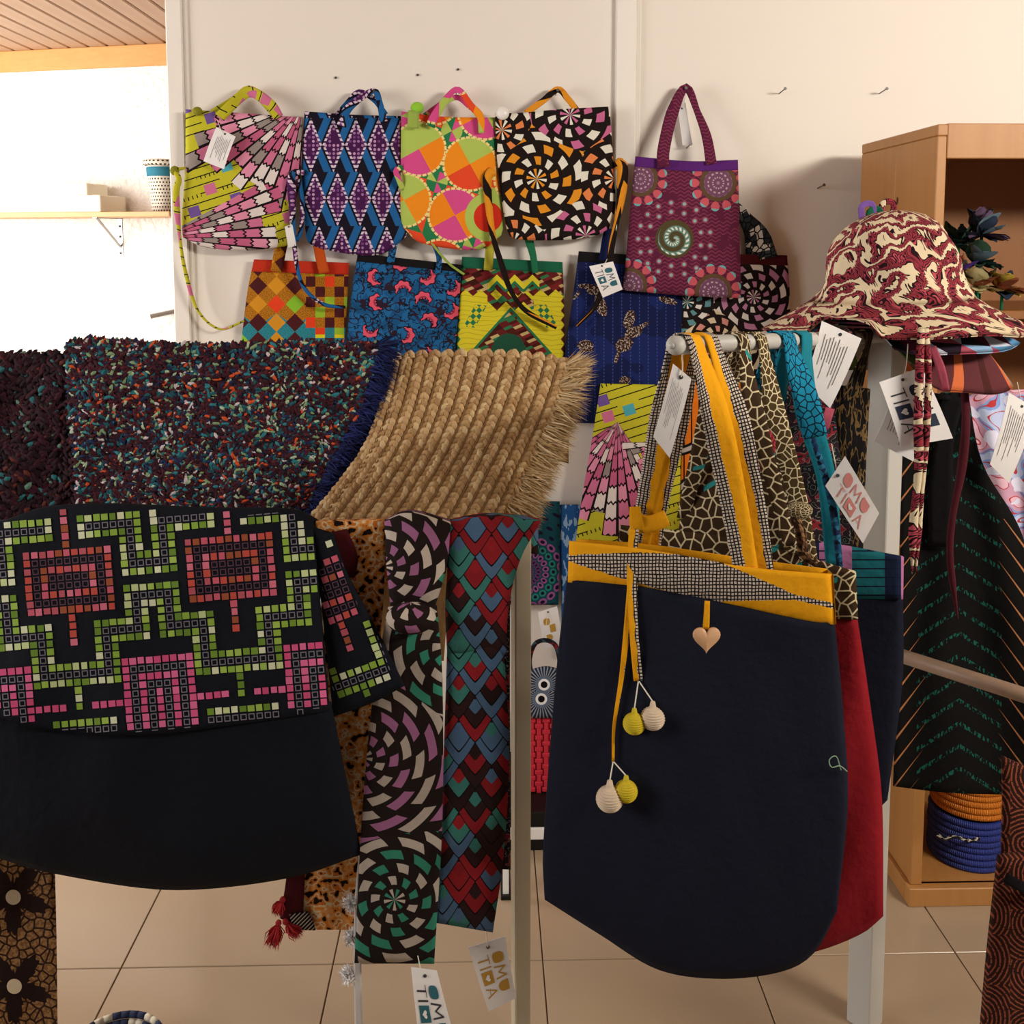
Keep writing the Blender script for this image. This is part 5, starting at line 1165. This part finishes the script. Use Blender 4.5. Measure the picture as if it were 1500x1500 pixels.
# ------------------------------------------------------------------ hats on the rack top
HY = 1.86; k = m_per_px(HY); hx, hz0 = float(P(1304, 470, HY)[0]), float(P(1316, 470, HY)[2])
def hat(name, label, cx, zb, rc, hc, rb, droop, mat, seed, ry=1., tilt=(0, 0), amp=.02, wav=4, thick=.003, Y=HY, clear=.02):
    rod_h = np.array([px_, py_]) - e0[:2]; rod_len = float(np.linalg.norm(rod_h)); rod_h = rod_h / rod_len
    t = thing(name, label, 'hat', (cx, Y, zb), 'hats stacked on the rack post')
    g = random.Random(seed); ph = [g.uniform(0, 6.28) for _ in range(5)]; n = 72; prof = []
    for i in range(13): a = i / 12 * math.pi / 2; prof.append((rc * math.sin(a) ** .85, hc * (.32 + .68 * math.cos(a)), 0))
    for i in range(1, 6): prof.append((rc * (1 + .24 * (i / 5) ** 1.4), hc * .32 * (1 - i / 5), 0))
    nb = len(prof)
    for i in range(1, 11): s_ = i / 10; prof.append((rc * 1.24 + (rb - rc * 1.24) * s_, -droop * s_ ** .95, s_))
    L = np.r_[0, np.cumsum([math.hypot(b[0] - a[0], b[1] - a[1]) for a, b in zip(prof[:-1], prof[1:])])] / k
    def ring(lay):
        v = []; uv = []
        for j, (r, z, s_) in enumerate(prof):
            for i in range(n + 1):
                a = 2 * math.pi * i / n; w_ = amp * s_ * (math.sin(wav * a + ph[0]) * .6 + math.sin((wav + 3) * a + ph[1]) * .3)
                cr = (1 - s_) * .05 * rc * math.sin(5 * a + ph[2] + z * 40) * min(1, r / rc)
                x = (r + cr) * math.cos(a); y = (r + cr) * math.sin(a) * ry; zz = z + w_ + tilt[0] * x + tilt[1] * y
                wx_, wy_ = cx + x, Y + y; al = max(0., min(rod_len, (wx_ - e0[0]) * rod_h[0] + (wy_ - e0[1]) * rod_h[1])); ds = math.hypot(wx_ - e0[0] - rod_h[0] * al, wy_ - e0[1] - rod_h[1] * al)
                if s_ > 0:      # the soft brim rides up over the arm it rests on
                    zl = e0[2] + (zp_ - e0[2]) * al / rod_len + clear - max(0., ds - .04) * 1.1 - zb; zz = max(zz, zl)
                v.append((cx + x * (1 - lay * .01), Y + y * (1 - lay * .01), zb + zz - lay * thick)); uv.append((a * rc * 1.25 / k / 100, L[j] / 100))
        return v, uv
    def shell(j0, j1, nm):
        va, ua = ring(0); vb, ub = ring(1); w_ = n + 1; a = va[j0 * w_:j1 * w_]; b = vb[j0 * w_:j1 * w_]; uv = ua[j0 * w_:j1 * w_] + ub[j0 * w_:j1 * w_]; N = len(a); f = []; R_ = j1 - j0
        for j in range(R_ - 1):
            for i in range(n):
                q = j * w_ + i; f.append((q, q + w_, q + w_ + 1, q + 1)); f.append((N + q, N + q + 1, N + q + w_ + 1, N + q + w_))
        for j in (0, R_ - 1):
            for i in range(n): q = j * w_ + i; f.append((q, q + 1, N + q + 1, N + q))
        return mesh_obj(nm, a + b, f, mat, t, uv=uv)
    shell(0, nb, 'crown'); shell(nb - 1, len(prof), 'brim'); return t
lh = cm('leaf_hat_print', p_leafhat)
h1 = hat('sun_hat', 'cream and red leaf print sun hat on top of the stack', hx, float(P(1300, 438, HY)[2]), 92 * k, 130 * k, 186 * k, 42 * k, lh, 3, ry=1., amp=6 * k, tilt=(.03, 0), clear=.034)
h2 = hat('sun_hat', 'blue and pink patchwork sun hat under the leaf print hat', hx + 6 * k, float(P(1300, 456, HY)[2]), 84 * k, 112 * k, 172 * k, 44 * k, cm('patch_hat', p_patch(['#b25266', '#5f9ac8', '#c9cfe0', '#2a1c2a', '#5a1c34', '#8fb4d8'], 34.)), 5, ry=.92, amp=5 * k, clear=.027)
h3 = hat('sun_hat', 'maroon green and orange striped sun hat lowest in the stack', hx + 22 * k, float(P(1300, 477, HY)[2]), 74 * k, 98 * k, 152 * k, 82 * k, cm('stripe_hat', p_stripehat), 8, ry=.9, amp=5 * k, clear=.020)
tz = float(P(1290, 300, HY)[2])
for (x, y, mt) in ((1270, 306, cm('lilac', lambda x, y: '#7d5aa8')), (1281, 314, C['green_band']), (1300, 303, lh)):
    ribbon('crown_loop', [(x - 7, y + 16, HY + .02), (x - 8, y - 2, HY + .02), (x, y - 8, HY + .02), (x + 9, y - 4, HY + .02), (x + 7, y + 16, HY + .02)], 9, mt, h1, 16)
cord('chin_tie', [(1350, 482, 1.635), (1347, 540, 1.612), (1345, 620, 1.612), (1346, 680, 1.615), (1339, 760, 1.62), (1336, 840, 1.62)], [6, 7, 7, 8, 6, 8, 1], lh, h1, 60); cord('chin_tie', [(1355, 482, 1.635), (1360, 540, 1.612), (1357, 640, 1.612), (1352, 700, 1.615), (1345, 780, 1.62), (1342, 838, 1.62)], [6, 5, 6, 5, 4, 6, 1], lh, h1, 60)
cord('chin_tie', [(1412, 560, 1.78), (1415, 620, 1.72), (1408, 690, 1.72), (1395, 760, 1.72), (1392, 820, 1.72), (1403, 908, 1.72)], [6, 6, 7, 5, 5, 5, 1], cm('wine', lambda x, y: '#4c1822'), h3, 60)
ribbon('chin_tie', [(1366, 508, 1.655), (1378, 540, 1.64), (1385, 572, 1.64)], [10, 13, 12], C['pink_cloth'], h2, 12)
hang_tag(h1, [(1206, 472, 1.62), (1262, 492, 1.62), (1214, 598, 1.615), (1179, 570, 1.615)][0:0] or [(1204, 470, 1.58), (1179, 562, 1.58), (1216, 598, 1.58), (1262, 496, 1.58)], 'print', at=(1210, 476, 1.70))
hang_tag(h2, [(1352, 546, 1.63), (1396, 575, 1.63), (1390, 640, 1.63), (1320, 655, 1.63)][0:0] or [(1350, 538, 1.63), (1396, 642, 1.63), (1320, 655, 1.63), (1288, 560, 1.63)], 'logo', 'ink_navy', at=(1330, 504, 1.655))
hang_tag(h3, [(1300, 600, 1.66), (1280, 646, 1.66), (1338, 676, 1.66), (1352, 622, 1.66)], 'print', at=(1318, 556, 1.70))
# ------------------------------------------------------------------ garments hanging at the right
ap = thing('apron', 'black apron with teal feather and orange spike print', 'apron', PV(1400, 1160, 1.98))
Sheet([(1380, 575), (1332, 630), (1321, 700), (1318, 900), (1309, 1152)], [(1418, 575), (1440, 680), (1500, 790), (1530, 960), (1540, 1165)], [], [(1400, 1162)], (1.98, 1.98, 1.98, 1.98), wr=.012, fold=(.012, 2), thick=.004, seed=4).build('apron_body', cm('apron_print', p_apron), ap, 26, 50)
cord('neck_strap', [(1396, 584, 1.975), (1350, 578, 1.95), (1298, 580, 1.905)], 5, C['black_cloth'], ap, 12); ribbon('side_flap', [(1398, 580, 1.965), (1384, 640, 1.965), (1378, 720, 1.965), (1376, 800, 1.97)], [30, 26, 36, 30], C['black_cloth'], ap, 24)
pg = thing('paisley_dress', 'pale blue and pink swirl print garment behind the black apron', 'garment', PV(1460, 820, 2.06))
Sheet([(1412, 585), (1430, 680), (1450, 760), (1470, 860)], [(1520, 570), (1540, 680), (1545, 760), (1550, 860)], [(1440, 574)], [], (2.04, 2.04, 2.06, 2.06), wr=.015, fold=(.012, 2.5), thick=.004, seed=9).build('dress_body', cm('paisley_print', p_paisley), pg, 20, 30)
Sheet([(1366, 690), (1364, 740), (1366, 800)], [(1385, 650), (1380, 740), (1370, 806)], [], [], (2.0, 2.0, 2.0, 2.0), wr=.006, thick=.003).build('dress_edge', C['paisley_print'], pg, 6, 14)
m = MB(); hk = P(1440, 574, 2.04); m.tube(smooth_path([hk, hk + [-.06, -.05, .024], np.array([px_ + .02, py_, zp_ - .085])], 12), .004, 6); m.build('hanger_loop', C['black_cloth'], pg)
hang_tag(pg, [(1478, 575, 1.93), (1450, 680, 1.93), (1478, 708, 1.93), (1520, 600, 1.93)], 'print', at=(1490, 560, 1.95))
t = thing('swirl_bag', 'dark brown bag with rust swirl print hanging low by the wooden arm', 'bag', PV(1490, 1520, 1.5))
sw = cm('swirl_print', p_swirl)
Sheet([(1466, 1258), (1450, 1400), (1436, 1560)], [(1640, 1258), (1640, 1400), (1640, 1560)], [], [], (1.5, 1.5, 1.5, 1.5), bulge=.03, back=-.005, thick=.012, wr=.006, pw=.7).build('bag_body', sw, t, 20, 26)
Sheet([(1469, 1108), (1470, 1180), (1468, 1265)], [(1640, 1180), (1640, 1200), (1640, 1265)], [(1500, 1122)], [], (1.54, 1.54, 1.53, 1.53), thick=.006, wr=.004).build('bag_back', sw, t, 14, 14)
ribbon('strap', [(1472, 1285, 1.488), (1500, 1300, 1.47), (1560, 1320, 1.47)], 16, C['black_cloth'], t, 12); ribbon('strap', [(1560, 1180, 1.53), (1560, 1058, 1.595), (1562, 1028, 1.63), (1564, 1060, 1.665)], 16, C['black_cloth'], t, 20)
# ------------------------------------------------------------------ cabinet
CYF = 2.28; CYB = 2.75; cxl = (1372 - 711) / 1500 * CYF; ctop = float(P(1400, 182, CYF)[2]); cxr = cxl + .95
cb = thing('cabinet', 'tall varnished pine cabinet with open front and plinth', 'cabinet', (cxl + .47, CYB - .2, 0))
th_ = .022
def cbox(name, a, b, mat='cabinet_wood', bev=.002): m = MB(); m.box(a, b, bev=bev); return m.build(name, C[mat], cb)
zb = float(P(1400, 1290, CYF)[2])
for x in (cxl, cxr - th_): 
    for i in range(2): d = (CYB - .01 - CYF) / 2; cbox('side_board', (x, CYF + d * i, 0), (x + th_, CYF + d * (i + 1) - .0008, ctop - .0255))
cbox('top_board', (cxl, CYF, ctop - .025), (cxr, CYB - .01, ctop + .0)); cbox('back_board', (cxl + th_, CYB - .02, zb), (cxr - th_, CYB - .01, ctop - .025), 'cabinet_wood_shaded')
cbox('top_rail', (cxl + th_, CYF - .002, ctop - .075), (cxr - th_, CYF + .016, ctop + .002)); cbox('plinth', (cxl - .012, CYF - .03, 0), (cxr + .012, CYF + .0, zb)); cbox('plinth', (cxl - .012, CYF, 0), (cxl, CYB - .02, zb + .0))
cbox('stile', (cxl - .003, CYF - .014, zb), (cxl + .024, CYF + .002, .75)); cbox('bottom_board', (cxl + th_, CYF - .01, zb - .02), (cxr - th_, CYB - .02, zb))
zs1 = float(P(1450, 452, CYF + .1)[2]); cbox('shelf', (cxl + th_, CYF + .02, zs1 - .02), (cxr - th_, CYB - .02, zs1), 'cabinet_wood_shaded')
cbox('shelf', (cxl + th_, CYF + .02, .88), (cxr - th_, CYB - .02, .9), 'cabinet_wood_shaded'); cbox('shelf', (cxl + th_, CYF + .02, .47), (cxr - th_, CYB - .02, .49), 'cabinet_wood_shaded')
flat('knot_brown', '#4a2c14', .6)
for (y_, z_) in ((CYF + .21, 1.66), (CYF + .06, 1.45), (CYF + .07, 1.6)): m = MB(); m.ball((cxl - .0005, y_, z_), (.0015, .005, .009), 8, 5); m.build('wood_knot', C['knot_brown'], cb)
# coiled baskets in the bottom bay
def coils(label, cx, cy, r, z0_, nrow, ch, mats, lean=0.):
    t = thing('coiled_basket', label, 'basket', (cx, cy, z0_)); a = np.linspace(0, 2 * math.pi, 41); me = None
    m = MB(); m.tube(np.stack([r * np.cos(a), r * np.sin(a), 0 * a], -1), ch * .54, 8); o = m.build('coil', C[mats], t, smooth=True); me = o.data
    for i in range(nrow):
        loc = (cx, cy, z0_ + ch * .54 + i * ch); s_ = 1 + .012 * math.sin(i * 1.7)
        if i == 0: o.location = loc; o.scale = (s_, s_, 1)
        else: share('coil', me, t, loc, (0, 0, .2 * i), (s_, s_, 1))
    m = MB(); m.lathe((cx, cy, z0_), [(0, .002), (r, .002), (r, .01), (0, .01)], 24); m.build('base', C[mats], t); return t
def straw_mat(nm, a_, b_):
    def fn():
        x, y, z = objxyz(); th = atan2(y, x); return mixc(lt(fract(th * 14.), .35), a_, b_)
    C[nm] = material(nm, fn, .55, .35, bump=lambda: ((lambda x, y, z: (sin(atan2(y, x) * 130.), .5, .003))(*objxyz())))
straw_mat('coil_orange', '#cf7a1e', '#b8651a'); straw_mat('coil_blue', '#2a3a8c', '#232f76')
bcx = float(P(1410, 1250, CYF + .11)[0]) + .014; br_ = 57 * m_per_px(CYF + .02); ch = .0155
coils('royal blue coiled straw basket on the cabinet bottom board', bcx, CYF + .115, br_, zb, 8, ch, 'coil_blue'); coils('orange coiled straw basket stacked on the blue one', bcx + .002, CYF + .115, br_ * .98, zb + 8 * ch + .006, 7, ch, 'coil_orange')
cord_ = cord('rim_cord', [(1372, 1222, CYF + .03), (1385, 1228, CYF + .02), (1400, 1226, CYF + .012), (1420, 1231, CYF + .012), (1435, 1228, CYF + .015)], 2.5, cm('rim_print', p_patch(['#15131a', '#cfcabc', '#1a1820'], 7.)), [o for o in bpy.data.objects if o.get('label', '').startswith('royal blue')][0], 24)
# fabric flowers on the cabinet shelf
def bloom(label, px0, py0, Y, cols, n, size, seed):
    g = random.Random(seed); c = P(px0, py0, Y); t = thing('fabric_flower', label, 'flower', (c[0], c[1], zs1), 'fabric flowers on the cabinet shelf')
    m = MB(); m.tube([(c[0], c[1], zs1), (c[0], c[1], c[2])], .004, 6); m.build('stem', C['green_band'], t)
    for i in range(n):
        a = g.uniform(0, 6.28); e = g.uniform(-.5, 1.2); d = np.array([math.cos(a) * math.cos(e), math.sin(a) * math.cos(e) * .6 - .3, math.sin(e)]); d /= np.linalg.norm(d)
        sd = np.cross(d, (0, 0, 1.)); sd /= np.linalg.norm(sd) + 1e-9; up = np.cross(sd, d); L_ = size * g.uniform(.7, 1.2); w_ = L_ * g.uniform(.3, .5); v = []; f = []
        for lay in (0, .0012):
            for j in range(6):
                s_ = j / 5; ww = w_ * math.sin(math.pi * min(1, s_ * .8 + .15)); cu = .25 * L_ * s_ * s_ * g.uniform(.2, 1.)
                for q in (-1, 0, 1): v.append(c + d * L_ * s_ + sd * ww * q + up * (cu + abs(q) * ww * .4 - lay))
        for j in range(5):
            for q in range(2): b = j * 3 + q; f.append((b, b + 1, b + 4, b + 3)); f.append((18 + b, 18 + b + 3, 18 + b + 4, 18 + b + 1))
        mesh_obj('petal', v, f, C[g.choice(cols)], t)
for nm, c_ in (('petal_teal', '#2f5a5c'), ('petal_slate', '#5a6f7c'), ('petal_plum', '#5a4660'), ('petal_green', '#24402e'), ('petal_violet', '#4a2c80'), ('petal_cream', '#b8ac7c'), ('petal_yellow', '#b39a3a'), ('petal_navy', '#1f2c40'), ('petal_rust', '#8a4a2c')): flat(nm, c_, .85)
for (lab, x, y, Y, cs, n, sz, sd) in (('slate and plum fabric flower standing tall on cabinet shelf', 1438, 345, CYF + .1, ['petal_slate', 'petal_plum', 'petal_navy'], 16, .062, 1), ('dark green fabric flower against the cabinet side', 1404, 360, CYF + .12, ['petal_green', 'petal_teal', 'petal_navy'], 16, .06, 2), ('teal and slate fabric flower in the middle of the bunch', 1432, 385, CYF + .06, ['petal_teal', 'petal_slate', 'petal_green'], 15, .05, 3), ('violet and rust fabric flower beside the hat crown', 1405, 400, CYF + .06, ['petal_violet', 'petal_rust', 'petal_green'], 13, .045, 4), ('cream fabric flower low on the cabinet shelf', 1432, 420, CYF + .04, ['petal_cream', 'petal_cream', 'petal_rust'], 13, .05, 5), ('yellow and dark fabric flower reaching out over the hat brim', 1468, 425, CYF + .05, ['petal_yellow', 'petal_navy', 'petal_cream', 'petal_rust'], 16, .055, 6)): bloom(lab, x, y, Y, cs, n, sz, sd)
